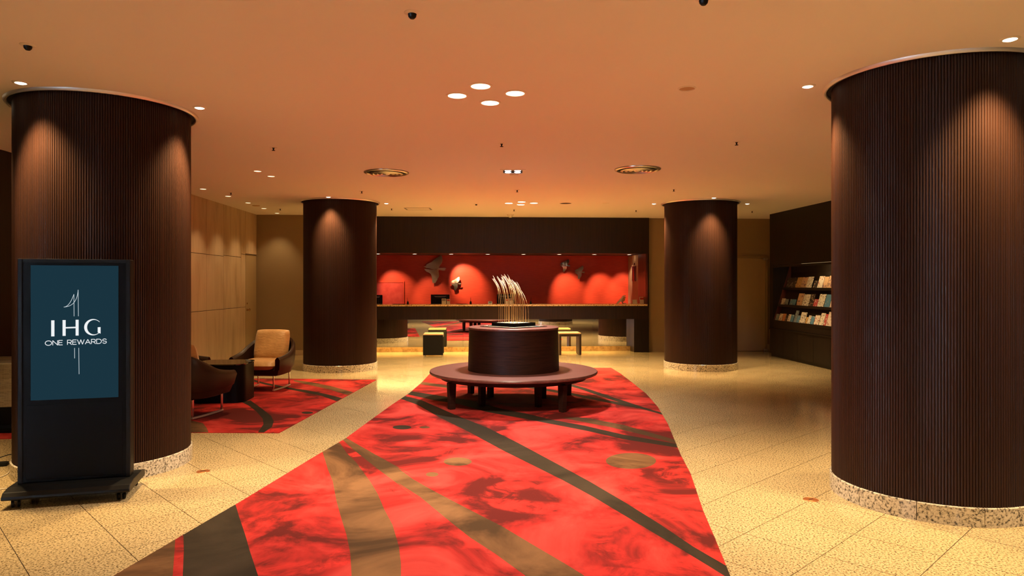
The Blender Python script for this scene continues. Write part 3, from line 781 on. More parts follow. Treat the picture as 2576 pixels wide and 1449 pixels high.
for a in (36, 130, 215, 309):
    for r, w0, w1 in ((0.915, 0.050, 0.036), (0.48, 0.042, 0.034)):
        ar = radians(a); z1 = zs - 0.095
        lg = MB()
        lg.add([(-w1, -0.032, 0), (w1, -0.032, 0), (w1, 0.032, 0), (-w1, 0.032, 0), (-w0, -0.032, z1), (w0, -0.032, z1), (w0, 0.032, z1), (-w0, 0.032, z1)],
               [(3, 2, 1, 0), (4, 5, 6, 7), (0, 1, 5, 4), (1, 2, 6, 5), (2, 3, 7, 6), (3, 0, 4, 7)])
        o = lg.build('leg', M['benchwood'], t, bevel=0.004)
        o.location = (r * cos(ar), r * sin(ar), 0); o.rotation_euler = (0, 0, ar)
# planter on the drum
p = thing('grass_planter', 'square black planter with dry wheat-like grasses on the bench drum', 'planter', (BX, BY, 0.007 + zd), pi / 4)
MB().box(-0.305, 0.305, -0.305, 0.305, 0.0, 0.006).build('base_frame', M['black'], p, bevel=0.002)
MB().box(-0.270, 0.270, -0.270, 0.270, 0.004, 0.010).build('inlay', M['gravel'], p)
MB().box(-0.235, 0.235, -0.235, 0.235, 0.006, 0.014).build('plate', M['black'], p)
tr = MB()
for x0, x1, y0, y1 in ((-0.198, 0.198, -0.198, -0.186), (-0.198, 0.198, 0.186, 0.198), (-0.198, -0.186, -0.186, 0.186), (0.186, 0.198, -0.186, 0.186)):
    tr.box(x0, x1, y0, y1, 0.010, 0.055)
tr.build('tray', M['black'], p)
MB().box(-0.188, 0.188, -0.188, 0.188, 0.010, 0.050).build('gravel', M['gravel'], p)
random.seed(5)
iv = Matrix.Rotation(-pi / 4, 3, 'Z')
nst = 0
for i in range(7):
    for j in range(6):
        u = -0.145 + 0.29 * i / 6 + random.uniform(-0.012, 0.012); v_ = -0.135 + 0.27 * j / 5 + random.uniform(-0.012, 0.012)
        wx = (u - v_) * 0.7071
        s_ = max(0.0, (wx + 0.03) / 0.2)
        top = 0.645 - 0.15 * s_ * s_ + random.uniform(-0.05, 0.03)
        bend = random.uniform(0.055, 0.085)
        path = []
        for q in range(10):
            tq = q / 9; z = 0.04 + (top - 0.13 - 0.04) * tq
            path.append(Vector((-bend * 0.45 * max(0, tq - 0.45) ** 2 / 0.3, 0, z)))
        sp = MB().tube([Vector((u, v_, 0)) + iv @ Vector((q_.x, q_.y, 0)) + Vector((0, 0, q_.z)) for q_ in path], 0.0022, 5)
        so = sp.build('stalk', M['stalk'], p, smooth=True)
        e0 = path[-1]; ep, er = [], []
        for q in range(14):
            tq = q / 13
            ep.append(Vector((u, v_, 0)) + iv @ Vector((e0.x - bend * (0.55 * tq + 0.35 * tq * tq), 0, 0)) + Vector((0, 0, e0.z + 0.13 * tq)))
            er.append((0.0058 * sin(pi * min(1, 0.1 + 0.9 * tq)) ** 0.6 + 0.0008) * (1.0 if q % 2 else 0.6))
        MB().tube(ep, er, 6).build('ear', M['ear'], so)
        nst += 1

# ------------------------------------------------------------------ stools by the counter
def stool(label, X, Y, rz, rot90):
    t = thing('stool', label, 'stool', (X, Y, 0), rz, 'two stools before the reception counter')
    w_, d_, h_ = 0.24, 0.21, 0.455
    for s in (-1, 1):
        MB().box(s * w_ - (0.045 if s > 0 else 0), s * w_ + (0.045 if s < 0 else 0), -d_, d_, 0.035 if rot90 else 0.008, h_).build('side_panel', M['panel'] if not rot90 else M['blackmat'], t, bevel=0.006)
    MB().box(-w_ + 0.045, w_ - 0.045, -d_, d_, h_ - 0.05, h_).build('seat_board', M['panel'], t, bevel=0.003)
    pd = MB().box(-w_ + 0.006, w_ - 0.006, -d_ + 0.006, d_ - 0.006, h_, h_ + 0.028)
    pd.build('seat_pad', M['pad'], t, bevel=0.010)
    for sx in (-1, 1):
        for sy in (-1, 1):
            o = MB().lathe([(0, 0), (0.014, 0), (0.014, 0.036 if rot90 else 0.009), (0, 0.036 if rot90 else 0.009)], 14).build('foot', M['chrome'], t, smooth='auto')
            o.location = (sx * (w_ - 0.022), sy * (d_ - 0.022), 0)
    return t
X, Y = fl(1087.5, 898); stool('black cube stool with tan pad, solid side turned to the camera', X, Y + 0.24, TH + pi / 2, True)
X, Y = fl(1433, 894); stool('dark wood stool with open front and ribbed pad beside the bench drum', X - 0.0, Y + 0.215, TH + 0.02, False)

# ------------------------------------------------------------------ metal birds on the red wall
UP = [(255, 310), (300, 295), (322, 288), (318, 262), (340, 246), (400, 215), (450, 195), (510, 140), (580, 90), (640, 50), (690, 25), (715, 60), (722, 110), (720, 180), (700, 230), (660, 280), (636, 330), (600, 372), (490, 372), (400, 352), (330, 345), (300, 325)]
LO = [(275, 365), (330, 366), (400, 374), (490, 378), (600, 374), (632, 390), (626, 445), (640, 460), (634, 500), (642, 515), (632, 570), (612, 576), (622, 592), (596, 605), (600, 630), (576, 655), (560, 688), (535, 722), (520, 700), (510, 718), (496, 698), (482, 735), (474, 690), (466, 620), (456, 540), (435, 490), (400, 460), (330, 430), (300, 400)]
TA = [(600, 345), (640, 336), (720, 338), (805, 335), (765, 356), (822, 352), (780, 378), (802, 396), (735, 405), (690, 396), (628, 386), (600, 374)]
def bird(label, cxp, cyp, scale, rot, mat):
    wb = B_RED - 0.075
    a, z = pix_b(cxp, cyp, wb)
    X, Y = to_world(a, wb)
    t = thing('metal_bird', label, 'wall sculpture', (X, Y, z), TH, 'metal birds on the red wall')
    kx = scale / 9.908 * wb / F
    def tr_(pts):
        r = []
        for x, y in pts:
            dx, dz = (x - 530) * kx, -(y - 370) * kx
            r.append((dx * cos(rot) - dz * sin(rot), dx * sin(rot) + dz * cos(rot)))
        return r
    def part(nm, pts, lift):
        P2 = tr_(pts); n = len(P2)
        zs_ = [q[1] for q in P2]; zc = (max(zs_) + min(zs_)) / 2; hz = (max(zs_) - min(zs_)) / 2
        ov, oe, of, *_ = geometry.delaunay_2d_cdt([Vector(q) for q in P2] + [Vector((gx_ * kx * 24, gz_ * kx * 24)) for gx_ in range(-14, 15) for gz_ in range(-18, 19) if inside((gx_ * kx * 24, gz_ * kx * 24), P2)], [], [list(range(n))], 1, 1e-6)
        mb = MB()
        f_ = lambda q: -lift * (cos(min(1, abs(q[1] / (kx * 360))) * pi / 2) + 0.35 * sin(q[0] / (kx * 90)))
        m_ = len(ov)
        vs = [(q.x, f_(q), q.y) for q in ov] + [(q.x, f_(q) + 0.012, q.y) for q in ov]
        fs = [tuple(f) for f in of] + [tuple(i + m_ for i in f)[::-1] for f in of]
        fs += [(i, (i + 1) % n, m_ + (i + 1) % n, m_ + i) for i in range(n)]
        mb.add(vs, fs)
        return mb.build(nm, mat, t, smooth='auto')
    part('upper_wing', UP, 0.05); part('lower_wing', LO, 0.04); part('tail', TA, 0.03)
    MB().tube([(0, -0.01, 0), (0, 0.073, 0)], 0.008).build('wall_pin', M['steel'], t)
bird('largest metal bird with spread wings on the red wall', 1040 + 530 / 9.908, 640 + 370 / 9.908, 1.0, 0, M['bronze'])
bird('small metal bird below and right of the largest bird', 1040 + 1055 / 9.908, 640 + 725 / 9.908, 0.50, radians(-3), M['bronze'])
bird('upper left of the two metal birds on the right', 1380 + 375 / 9.2, 630 + 345 / 9.2, 0.47, radians(-7), M['steel'])
bird('lower right of the two metal birds on the right', 1380 + 712 / 9.2, 630 + 505 / 9.2, 0.49, radians(-2), M['bronze'])

# ------------------------------------------------------------------ things on and behind the counter
CTZ = 1.078
def on_counter(px, b):
    a, _ = pix_b(px, 760, b)
    X, Y = to_world(a, b)
    return (X, Y, CTZ)
def monitor(label, px0, px1, ytop, b=B_F + 1.0):
    a0_, zt_ = pix_b(px0, ytop, b); a1_, _ = pix_b(px1, ytop, b)
    X, Y = to_world((a0_ + a1_) / 2, b)
    t = thing('computer_monitor', label, 'monitor', (X, Y, 0.76), TH, 'monitors behind the counter')
    w_ = (a1_ - a0_) / 2; zt_ -= 0.76
    MB().box(-w_, w_, -0.015, 0.02, zt_ - 0.29, zt_).build('screen_housing', M['blackplastic'], t, bevel=0.006)
    MB().slabxz([(-w_ * 0.7, zt_ - 0.035), (w_ * 0.7, zt_ - 0.035), (w_ * 0.5, zt_ - 0.06), (-w_ * 0.5, zt_ - 0.06)], -0.020, -0.014).build('rear_vent', M['grey'], t)
    MB().box(-w_ * 0.45, w_ * 0.45, -0.045, -0.015, zt_ - 0.22, zt_ - 0.08).build('rear_bulge', M['blackplastic'], t, bevel=0.01)
    MB().box(-0.035, 0.035, -0.04, -0.01, 0.015, zt_ - 0.2).build('stand_neck', M['blackplastic'], t, bevel=0.004)
    MB().box(-0.12, 0.12, -0.10, 0.08, 0.0, 0.015).build('stand_foot', M['blackplastic'], t, bevel=0.004)
monitor('black monitor seen from behind, beside the column edge', 928, 962, 742)
monitor('black monitor seen from behind, below the largest bird', 1084, 1131, 741)
monitor('black monitor seen from behind, behind the dry grasses', 1250, 1294, 740)
def card(label, px0, px1, h, mat, band_mat=None, b=B_F + 0.30, lean=0.05, name='leaflet_stand'):
    a0_, _ = pix_b(px0, 760, b); a1_, _ = pix_b(px1, 760, b)
    X, Y = to_world((a0_ + a1_) / 2, b); w_ = (a1_ - a0_) / 2
    t = thing(name, label, 'leaflet stand', (X, Y, CTZ), TH, 'cards on the counter')
    MB().add([(-w_, -0.002, 0), (w_, -0.002, 0), (w_, 0.002, 0), (-w_, 0.002, 0), (-w_, lean - 0.002, h), (w_, lean - 0.002, h), (w_, lean + 0.002, h), (-w_, lean + 0.002, h)],
             [(3, 2, 1, 0), (4, 5, 6, 7), (0, 1, 5, 4), (1, 2, 6, 5), (2, 3, 7, 6), (3, 0, 4, 7)]).build('card', mat, t)
    MB().box(-w_, w_, 0.002, 0.06, 0, 0.004).build('foot', M['whiteplastic'], t)
    if band_mat:
        f0, f1 = 0.62, 0.92
        MB().add([(-w_ * .8, lean * f0 - 0.004, h * f0), (w_ * .8, lean * f0 - 0.004, h * f0), (w_ * .8, lean * f1 - 0.004, h * f1), (-w_ * .8, lean * f1 - 0.004, h * f1)], [(0, 1, 2, 3)]).build('print', band_mat, t)
    return t
card('pale card stand before the monitor below the largest bird', 1111, 1122, 0.125, M['paper'], M['grey'])
card('white card with red print right of the monitor below the largest bird', 1123.5, 1132, 0.115, M['paper'], M['red'])
card('white card with red edge before the monitor behind the grasses', 1271, 1280, 0.115, M['paper'], M['red'])
card('pale picture card before the monitor behind the grasses', 1282, 1292, 0.125, M['paper'], M['grey'])
card('small blank white card at the right end of the counter', 1592, 1603, 0.095, M['paper'])
card('tall white and red leaflet at the right end of the counter', 1610, 1621, 0.155, M['paper'], M['red'])
for px, lab, lean in ((1026, 'black pen stand left of the first full monitor', -0.02), (1184, 'black pen stand below the small bird', 0.0), (1335, 'black pen stand right of the dry grasses', 0.012)):
    t = thing('pen_stand', lab, 'pen stand', on_counter(px, B_F + 0.25), TH, 'pen stands on the counter')
    MB().lathe([(0, 0), (0.024, 0), (0.024, 0.012), (0.018, 0.055), (0.010, 0.065), (0, 0.065)], 16).build('holder', M['blackplastic'], t, smooth='auto')
    MB().tube([(0, 0, 0.06), (lean, 0, 0.15)], [0.005, 0.003], 8).build('pen', M['blackplastic'], t)
    tt = thing('writing_mat', 'flat black writing mat beside ' + lab[2:], 'desk mat', on_counter(px - 22, B_F + 0.25), TH, 'black mats on the counter')
    tt['label'] = {1026: 'flat black tray left of the first pen stand', 1184: 'flat black tray left of the pen stand below the small bird', 1335: 'flat black tray behind the dry grasses'}[px]
    MB().box(-0.14, 0.14, -0.10, 0.10, 0, 0.006).build('base', M['blackplastic'], tt, bevel=0.002)
    MB().box(-0.11, 0.11, -0.07, 0.07, 0.006, 0.010).build('sheet', M['leather'], tt)
t = thing('card_terminal', 'small white payment terminal on the counter left of the grasses', 'terminal', on_counter(1233, B_F + 0.2), TH)
MB().slabxz([(-0.042, 0.0), (0.042, 0.0), (0.046, 0.012), (0.046, 0.05), (0.038, 0.066), (-0.038, 0.066), (-0.046, 0.05), (-0.046, 0.012)], -0.03, 0.06).build('housing', M['whiteplastic'], t, bevel=0.004)
MB().box(-0.032, 0.032, -0.034, -0.029, 0.040, 0.056).build('display', M['blackplastic'], t)
MB().box(-0.016, 0.016, -0.034, -0.029, 0.004, 0.012).build('slot', M['blackplastic'], t)
# telephone on a tilted stand at the right end
t = thing('desk_telephone', 'cream telephone on a tilted stand near the right end of the counter', 'telephone', on_counter(1563, B_F + 0.3), TH)
def lc(p): return ((p[0] - 1690) * 0.00098, (1212 - p[1]) * 0.00098)
MB().slabxz([lc(q) for q in ((1578, 1200), (1600, 1212), (1640, 1180), (1700, 1140), (1720, 1075), (1745, 1040), (1785, 1030), (1785, 1015), (1735, 1018), (1700, 1070))], -0.05, 0.05).build('handset_plate', M['whiteplastic'], t, bevel=0.004)
MB().slabxz([lc(q) for q in ((1690, 1140), (1700, 1135), (1735, 1195), (1795, 1190), (1798, 1203), (1728, 1210))], -0.045, 0.045).build('foot_bracket', M['whiteplastic'], t)
MB().slabxz([lc(q) for q in ((1706, 1130), (1722, 1080), (1760, 1045), (1795, 1060), (1790, 1080), (1770, 1075), (1775, 1120), (1740, 1160), (1716, 1150))], -0.03, 0.03).build('base_body', M['cushion'], t, bevel=0.004)
# framed plate on the beige side wall
ap = A1 - 0.031
b0_, z0_ = pix_a(1380 + 1945 / 9.2, 630 + 715 / 9.2, ap); b1_, z1_ = pix_a(1380 + 2025 / 9.2, 630 + 360 / 9.2, ap)
t = thing('wall_plate', 'narrow dark red framed plate on the beige reception side wall', 'wall plate', (*to_world(ap, (b0_ + b1_) / 2), (z0_ + z1_) / 2), TH)
hb = abs(b1_ - b0_) / 2; hz = abs(z1_ - z0_) / 2
MB().box(-0.02, 0, -hb, hb, -hz, hz).build('frame', M['signred'], t, bevel=0.004)
MB().box(-0.023, -0.02, -hb * 0.65, hb * 0.65, -hz * 0.86, hz * 0.86).build('panel', M['bluegrey'], t)
em = MB(); em.lathe([(0, 0), (hb * 0.4, 0), (hb * 0.4, 0.002), (0, 0.002)], 16)
o = em.build('emblem', M['red'], t); o.rotation_euler = (0, -pi / 2, 0); o.location = (-0.023, 0, -hz * 0.1); o.scale = (2.6, 1, 1)
bk, zk = pix_a(1380 + 1995 / 9.2, 630 + 315 / 9.2, ap)
tag(MB().cbox((0, 0, 0), (0.02, 0.05, 0.05)).build('wall_hook', M['signred'], loc=(*to_world(ap - 0.01, bk), zk), rz=TH, bevel=0.005), 'tiny dark hook above the red framed plate', 'hook')

# ------------------------------------------------------------------ brochure display niche
t = thing('brochure_rack', 'dark built-in raked brochure rack in the right wall', 'display rack', (0, 0, 0), TH)
RB0, RB1 = NB0 + 0.004, NB1 - 0.004
MB().add([(na(NZ0) + 0.07, RB0, NZ0 - 0.1), (na(NZ0) + 0.07, RB1, NZ0 - 0.1), (na(NZ1) + 0.07, RB1, NZ1 - 0.05), (na(NZ1) + 0.07, RB0, NZ1 - 0.05),
          (na(NZ0) + 0.09, RB0, NZ0 - 0.1), (na(NZ0) + 0.09, RB1, NZ0 - 0.1), (na(NZ1) + 0.09, RB1, NZ1 - 0.05), (na(NZ1) + 0.09, RB0, NZ1 - 0.05)],
         [(0, 1, 2, 3), (7, 6, 5, 4), (0, 4, 5, 1), (1, 5, 6, 2), (2, 6, 7, 3), (3, 7, 4, 0)]).build('back_board', M['rightwood'], t)
sp_ = [(A_R + 0.004, 0.60), (A_R + 0.38, 0.60), (A_R + 0.38, NZ1 - 0.002), (na(NZ1) - 0.0, NZ1 - 0.002), (na(NZ0) - 0.003, NZ0 - 0.02)]
for yb in (RB1 - 0.02, RB0):
    n = len(sp_)
    MB().add([(x, yb, z) for x, z in sp_] + [(x, yb + 0.02, z) for x, z in sp_], [tuple(range(n)), tuple(range(n, 2 * n))[::-1]] + [(i, (i + 1) % n, n + (i + 1) % n, n + i) for i in range(n)]).build('side_panel', M['pilaster'] if yb > RB0 + 1 else M['rightwood'], t)
SHELF = [1.445, 1.095, 0.765]
for z in SHELF:
    a_ = na(z)
    MB().box(a_, a_ + 0.10, RB0 + 0.02, RB1 - 0.02, z - 0.035, z - 0.02).build('shelf', M['rightwood'], t)
    MB().box(a_ - 0.012, a_, RB0 + 0.02, RB1 - 0.02, z - 0.04, z + 0.012).build('shelf_lip', M['rightwood'], t)
MB().box(A_R, A_R + 0.02, NB0, NB1 + 0.15, 0.605, 0.725).build('front_panel', M['rightwood'], t)
MB().box(A_R - 0.02, A_R + 0.3, NB0, NB1 + 0.15, 0.575, 0.600).build('ledge', M['rightwood'], t)
bs = [NB0 + q * (14.32 - NB0) / 6 for q in range(7)]
for q in range(6):
    MB().box(A_R, A_R + 0.02, bs[q] + 0.003, bs[q + 1] - 0.003, 0.07, 0.572).build('cabinet_door', M['rightwood'], t)
MB().box(A_R + 0.03, A_R + 0.05, NB0, 14.32, 0.0, 0.572).build('plinth', M['rightwood'], t)
MB().box(A_R + 0.002, A_R + 0.02, NB0, NB1, NZ1 - 0.045, NZ1 - 0.004).build('pelmet', M['rightwood'], t)
MB().box(A_R + 0.03, A_R + 0.055, 11.3, 13.0, NZ1 - 0.022, NZ1 - 0.004).build('light_strip', M['strip'], t)
L = bpy.data.lights.new('niche_light', 'AREA'); L.shape = 'RECTANGLE'; L.size = 0.05; L.size_y = 1.5; L.energy = W_NICHE; L.color = (1.0, 0.70, 0.32)
lo = bpy.data.objects.new('niche_light', L); COL.objects.link(lo); lo.parent = t
lo.location = (A_R + 0.06, 12.15, NZ1 - 0.026); lo.rotation_euler = (0, radians(-25), 0)

def print_mat(name, base, ink, scale, thr=0.55):
    m = new_mat(name, base, 0.35); k = N(m)
    alt = tuple(min(1, c * 0.5 + 0.2 * d) for c, d in zip(base, ink))
    f = k.noise(k.coord((1, 1, 1.6), world=True), scale * 1.2, 2, 0.5)
    k.color(k.ramp(f, [(0.0, base), (0.44 + thr * 0.10, base), (0.50 + thr * 0.10, alt), (0.56 + thr * 0.10, ink)], 'CONSTANT'))
    return m
PM = {'white print': print_mat('white brochure', (0.78, 0.72, 0.60), (0.20, 0.14, 0.12), 20, 0.5), 'white and red': print_mat('white red brochure', (0.76, 0.68, 0.58), (0.5, 0.06, 0.05), 15, 0.6),
      'blue photo': print_mat('blue brochure', (0.10, 0.26, 0.42), (0.42, 0.50, 0.52), 10, 0.6), 'dark photo': print_mat('dark brochure', (0.05, 0.035, 0.03), (0.42, 0.32, 0.22), 12, 0.42),
      'tan': print_mat('tan brochure', (0.62, 0.40, 0.16), (0.30, 0.16, 0.06), 20, 0.5), 'orange': print_mat('orange brochure', (0.66, 0.28, 0.12), (0.30, 0.08, 0.04), 26, 0.5),
      'grey-blue': print_mat('grey blue brochure', (0.24, 0.30, 0.33), (0.12, 0.14, 0.16), 24, 0.5), 'red': print_mat('red brochure', (0.52, 0.05, 0.06), (0.7, 0.6, 0.5), 26, 0.45),
      'multicoloured': print_mat('mixed brochure', (0.62, 0.40, 0.24), (0.20, 0.10, 0.16), 12, 0.75)}
ROWS = [('top', 0, [(365, 420, 148, 'dark photo'), (417, 478, 150, 'dark photo'), (480, 540, 152, 'tan'), (540, 605, 152, 'multicoloured'), (608, 672, 156, 'white print'), (690, 735, 105, 'dark photo'), (742, 803, 160, 'white and red'), (806, 858, 152, 'multicoloured'), (861, 930, 162, 'multicoloured')]),
        ('middle', 1, [(303, 345, 98, 'white print'), (347, 385, 92, 'grey-blue'), (405, 475, 92, 'blue photo'), (490, 552, 170, 'multicoloured'), (558, 632, 160, 'white print'), (640, 688, 165, 'dark photo'), (693, 738, 105, 'red'), (742, 818, 168, 'white print'), (825, 890, 165, 'blue photo'), (894, 950, 165, 'white and red')]),
        ('bottom', 2, [(232, 272, 100, 'grey-blue'), (275, 312, 108, 'white print'), (315, 350, 112, 'orange'), (352, 379, 100, 'dark photo'), (381, 412, 110, 'white print'), (413, 447, 108, 'blue photo'), (456, 490, 165, 'grey-blue'), (492, 522, 105, 'blue photo'), (526, 592, 150, 'white print'), (597, 619, 95, 'tan'), (621, 653, 118, 'white print'), (655, 696, 112, 'blue photo'), (700, 758, 128, 'white and red'), (763, 815, 158, 'white print'), (817, 850, 150, 'red'), (848, 925, 178, 'white and red')])]
ORD = ['first', 'second', 'third', 'fourth', 'fifth', 'sixth', 'seventh', 'eighth', 'ninth', 'tenth', 'eleventh', 'twelfth', 'thirteenth', 'fourteenth', 'fifteenth', 'sixteenth']
random.seed(11)
for rn, ri, items in ROWS:
    z = SHELF[ri]; a_ = na(z) + 0.02
    for q, (x0, x1, hp, kind) in enumerate(items):
        bb0, _ = pix_a(1900 + x0 / 4.829, 740, a_); bb1, _ = pix_a(1900 + x1 / 4.829, 740, a_)
        bc = (bb0 + bb1) / 2; w_ = abs(bb0 - bb1) / 2 - 0.002; hh = hp / 4.829 * 13.6 / F
        X, Y = to_world(a_, bc)
        o = MB().box(-0.0, 0.007, -w_, w_, 0, hh).build('brochure', PM[kind], loc=(X, Y, z - 0.019))
        o.rotation_euler = (0, math.atan(0.29), TH)
        o.rotation_mode = 'XYZ'
        o.matrix_world = Matrix.Translation((X, Y, z - 0.019)) @ Matrix.Rotation(TH, 4, 'Z') @ Matrix.Rotation(math.atan(0.29), 4, 'Y')
        tag(o, '%s brochure, %s from the left on the %s rack shelf' % (kind, ORD[q], rn), 'brochure', 'brochures on the %s shelf' % rn)

# ------------------------------------------------------------------ display kiosk
ks = thing('display_kiosk', 'black floor-standing digital display with teal screen on casters', 'display kiosk', (-3.097, 4.915, 0), radians(16))
MB().box(-0.35, 0.35, -0.05, 0.05, 0.125, 1.685).build('body', M['black'], ks, bevel=0.006)
for s in (-1, 1):
    MB().box(s * 0.35 - (0.028 if s > 0 else 0), s * 0.35 + (0.028 if s < 0 else 0), -0.058, -0.05, 0.125, 1.685).build('side_rail', M['blackplastic'], ks, bevel=0.003)
MB().box(-0.32, 0.32, -0.056, -0.05, 1.66, 1.685).build('top_rail', M['blackplastic'], ks, bevel=0.002)
MB().box(-0.30, 0.30, -0.053, -0.05, 0.15, 0.665).build('lower_panel', M['black'], ks, bevel=0.002)
scr = MB().box(-0.272, 0.272, -0.054, -0.05, 0.70, 1.64).build('screen', M['screen'], ks)
bp = [(-0.23, 0.085), (-0.235, 0.07), (-0.225, 0.060), (0.225, 0.060), (0.23, 0.075), (0.225, 0.105), (0.12, 0.125), (-0.12, 0.125), (-0.205, 0.110)]
n = len(bp)
MB().add([(-0.385, y, z) for y, z in bp] + [(0.385, y, z) for y, z in bp], [tuple(range(n)), tuple(range(n, 2 * n))[::-1]] + [(i, (i + 1) % n, n + (i + 1) % n, n + i) for i in range(n)]).build('base', M['blackplastic'], ks, bevel=0.004)
for sx in (-1, 1):
    for sy in (-1, 1):
        cst = MB().box(-0.016, 0.016, -0.016, 0.016, 0.045, 0.064).build('caster', M['blackplastic'], ks)
        cst.location = (sx * 0.32, sy * 0.17, 0)
        for s2 in (-1, 1):
            o = MB().lathe([(0, -0.009), (0.022, -0.009), (0.026, -0.006), (0.026, 0.006), (0.022, 0.009), (0, 0.009)], 20).build('wheel', M['blackplastic'], cst, smooth='auto')
            o.rotation_euler = (0, pi / 2, 0.4); o.location = (s2 * 0.016, s2 * 0.006, 0.026)
YF = -0.0545
def kx_(x): return ((x / 5.177 + 60) - 185) * 0.00252
def kz_(y): return EYE - ((y / 5.177 + 700) - 718) * 4.86 / F
def kpoly(name, pts, mat, y=YF):
    P2 = [(kx_(x), kz_(y_)) for x, y_ in pts]
    return MB().slabxz(P2, y - 0.0006, y).build(name, mat, scr)
kpoly('letter_i', [(345, 545), (385, 545), (385, 752), (345, 752)], M['screentext'])
kpoly('letter_h', [(488, 543), (527, 543), (527, 634), (654, 632), (654, 541), (692, 541), (692, 747), (654, 747), (654, 650), (527, 652), (527, 748), (488, 748)], M['screentext'])
gp = []
for q in range(41):
    a = radians(42 + (322 - 42) * q / 40); gp.append((877 + 114 * cos(a), 641 - 107 * sin(a)))
gi = []
for q in range(41):
    a = radians(322 - (322 - 42) * q / 40); gi.append((893 + 92 * cos(a), 641 - 95 * sin(a)))
g0 = MB()
P2 = [(kx_(x), kz_(y_)) for x, y_ in gp]; P3 = [(kx_(x), kz_(y_)) for x, y_ in gi[::-1]]
for q in range(40):
    g0.slabxz([P2[q], P2[q + 1], P3[q + 1], P3[q]], YF - 0.0006, YF)
g0.slabxz([(kx_(x), kz_(y_)) for x, y_ in ((938, 643), (975, 641), (975, 727), (938, 712))], YF - 0.0006, YF)
g0.build('letter_g', M['screentext'], scr)
def ribbon(name, pts, wd=6):
    mb = MB()
    for (x0, y0), (x1, y1) in zip(pts, pts[1:]):
        dx, dy = x1 - x0, y1 - y0; L_ = math.hypot(dx, dy); nx, ny = -dy / L_ * wd / 2, dx / L_ * wd / 2
        mb.slabxz([(kx_(a), kz_(b)) for a, b in ((x0 + nx, y0 + ny), (x1 + nx, y1 + ny), (x1 - nx, y1 - ny), (x0 - nx, y0 - ny))], YF - 0.0006, YF)
    mb.build(name, M['screenline'], scr)
ribbon('logo_line', [(632, 208), (634, 495)]); ribbon('logo_line', [(686, 150), (689, 495)])
ribbon('logo_line', [(640, 908), (641, 1043)]); ribbon('logo_line', [(694, 908), (698, 1250)])
def bez(p0, p1, p2, n=14): return [((1 - t_) ** 2 * p0[0] + 2 * t_ * (1 - t_) * p1[0] + t_ * t_ * p2[0], (1 - t_) ** 2 * p0[1] + 2 * t_ * (1 - t_) * p1[1] + t_ * t_ * p2[1]) for t_ in [i / n for i in range(n + 1)]]
ribbon('logo_curve', bez((503, 374), (575, 372), (632, 208))); ribbon('logo_curve', bez((503, 374), (672, 368), (686, 150)))
def arc(cx0, cy0, rx, ry, a0, a1, n=16): return [(cx0 + rx * cos(radians(a0 + (a1 - a0) * i / n)), cy0 + ry * sin(radians(a0 + (a1 - a0) * i / n))) for i in range(n + 1)]
GL = {'O': (1.25, [arc(0.5, 0.5, 0.5, 0.5, 0, 360, 28)]), 'N': (0.95, [[(0, 0), (0, 1), (1, 0), (1, 1)]]), 'E': (0.72, [[(1, 1), (0, 1), (0, 0), (1, 0)], [(0, 0.52), (0.9, 0.52)]]),
      'R': (0.82, [[(0, 0), (0, 1), (0.6, 1)] + arc(0.6, 0.72, 0.38, 0.28, 90, -90, 10) + [(0, 0.44)], [(0.5, 0.44), (1, 0)]]), 'W': (1.35, [[(0, 1), (0.26, 0), (0.5, 1), (0.74, 0), (1, 1)]]),
      'A': (1.0, [[(0, 0), (0.5, 1), (1, 0)], [(0.17, 0.33), (0.83, 0.33)]]), 'D': (0.98, [[(0, 0), (0, 1), (0.45, 1)] + arc(0.45, 0.5, 0.55, 0.5, 90, -90, 14) + [(0, 0)]]),
      'S': (0.82, [arc(0.5, 0.74, 0.46, 0.26, 20, 230, 12) + [(0.5, 0.5)] + arc(0.5, 0.26, 0.46, 0.26, 50, -160, 12)])}
txt = 'ONE REWARDS'; H_ = 58.0
tot = sum(GL[c][0] if c != ' ' else 0.55 for c in txt) + 0.22 * (len(txt) - 1)
ux = (1053 - 270) / tot; xx = 270.0
for c in txt:
    if c == ' ': xx += (0.55 + 0.22) * ux; continue
    wd_, strokes = GL[c]
    lm = MB(); wdt = 8.0
    for st_ in strokes:
        pp = [(xx + x * wd_ * ux, 867 - (xx - 270) * 0.016 - y * H_) for x, y in st_]
        for (x0, y0), (x1, y1) in zip(pp, pp[1:]):
            dx, dy = x1 - x0, y1 - y0; L_ = math.hypot(dx, dy) or 1; nx, ny = -dy / L_ * wdt / 2, dx / L_ * wdt / 2
            ex, ey = dx / L_ * wdt * 0.3, dy / L_ * wdt * 0.3
            lm.slabxz([(kx_(a), kz_(b)) for a, b in ((x0 + nx - ex, y0 + ny - ey), (x1 + nx + ex, y1 + ny + ey), (x1 - nx + ex, y1 - ny + ey), (x0 - nx - ex, y0 - ny - ey))], YF - 0.0006, YF)
    lm.build('letter_' + c.lower(), M['screentext'], scr)
    xx += (wd_ + 0.22) * ux

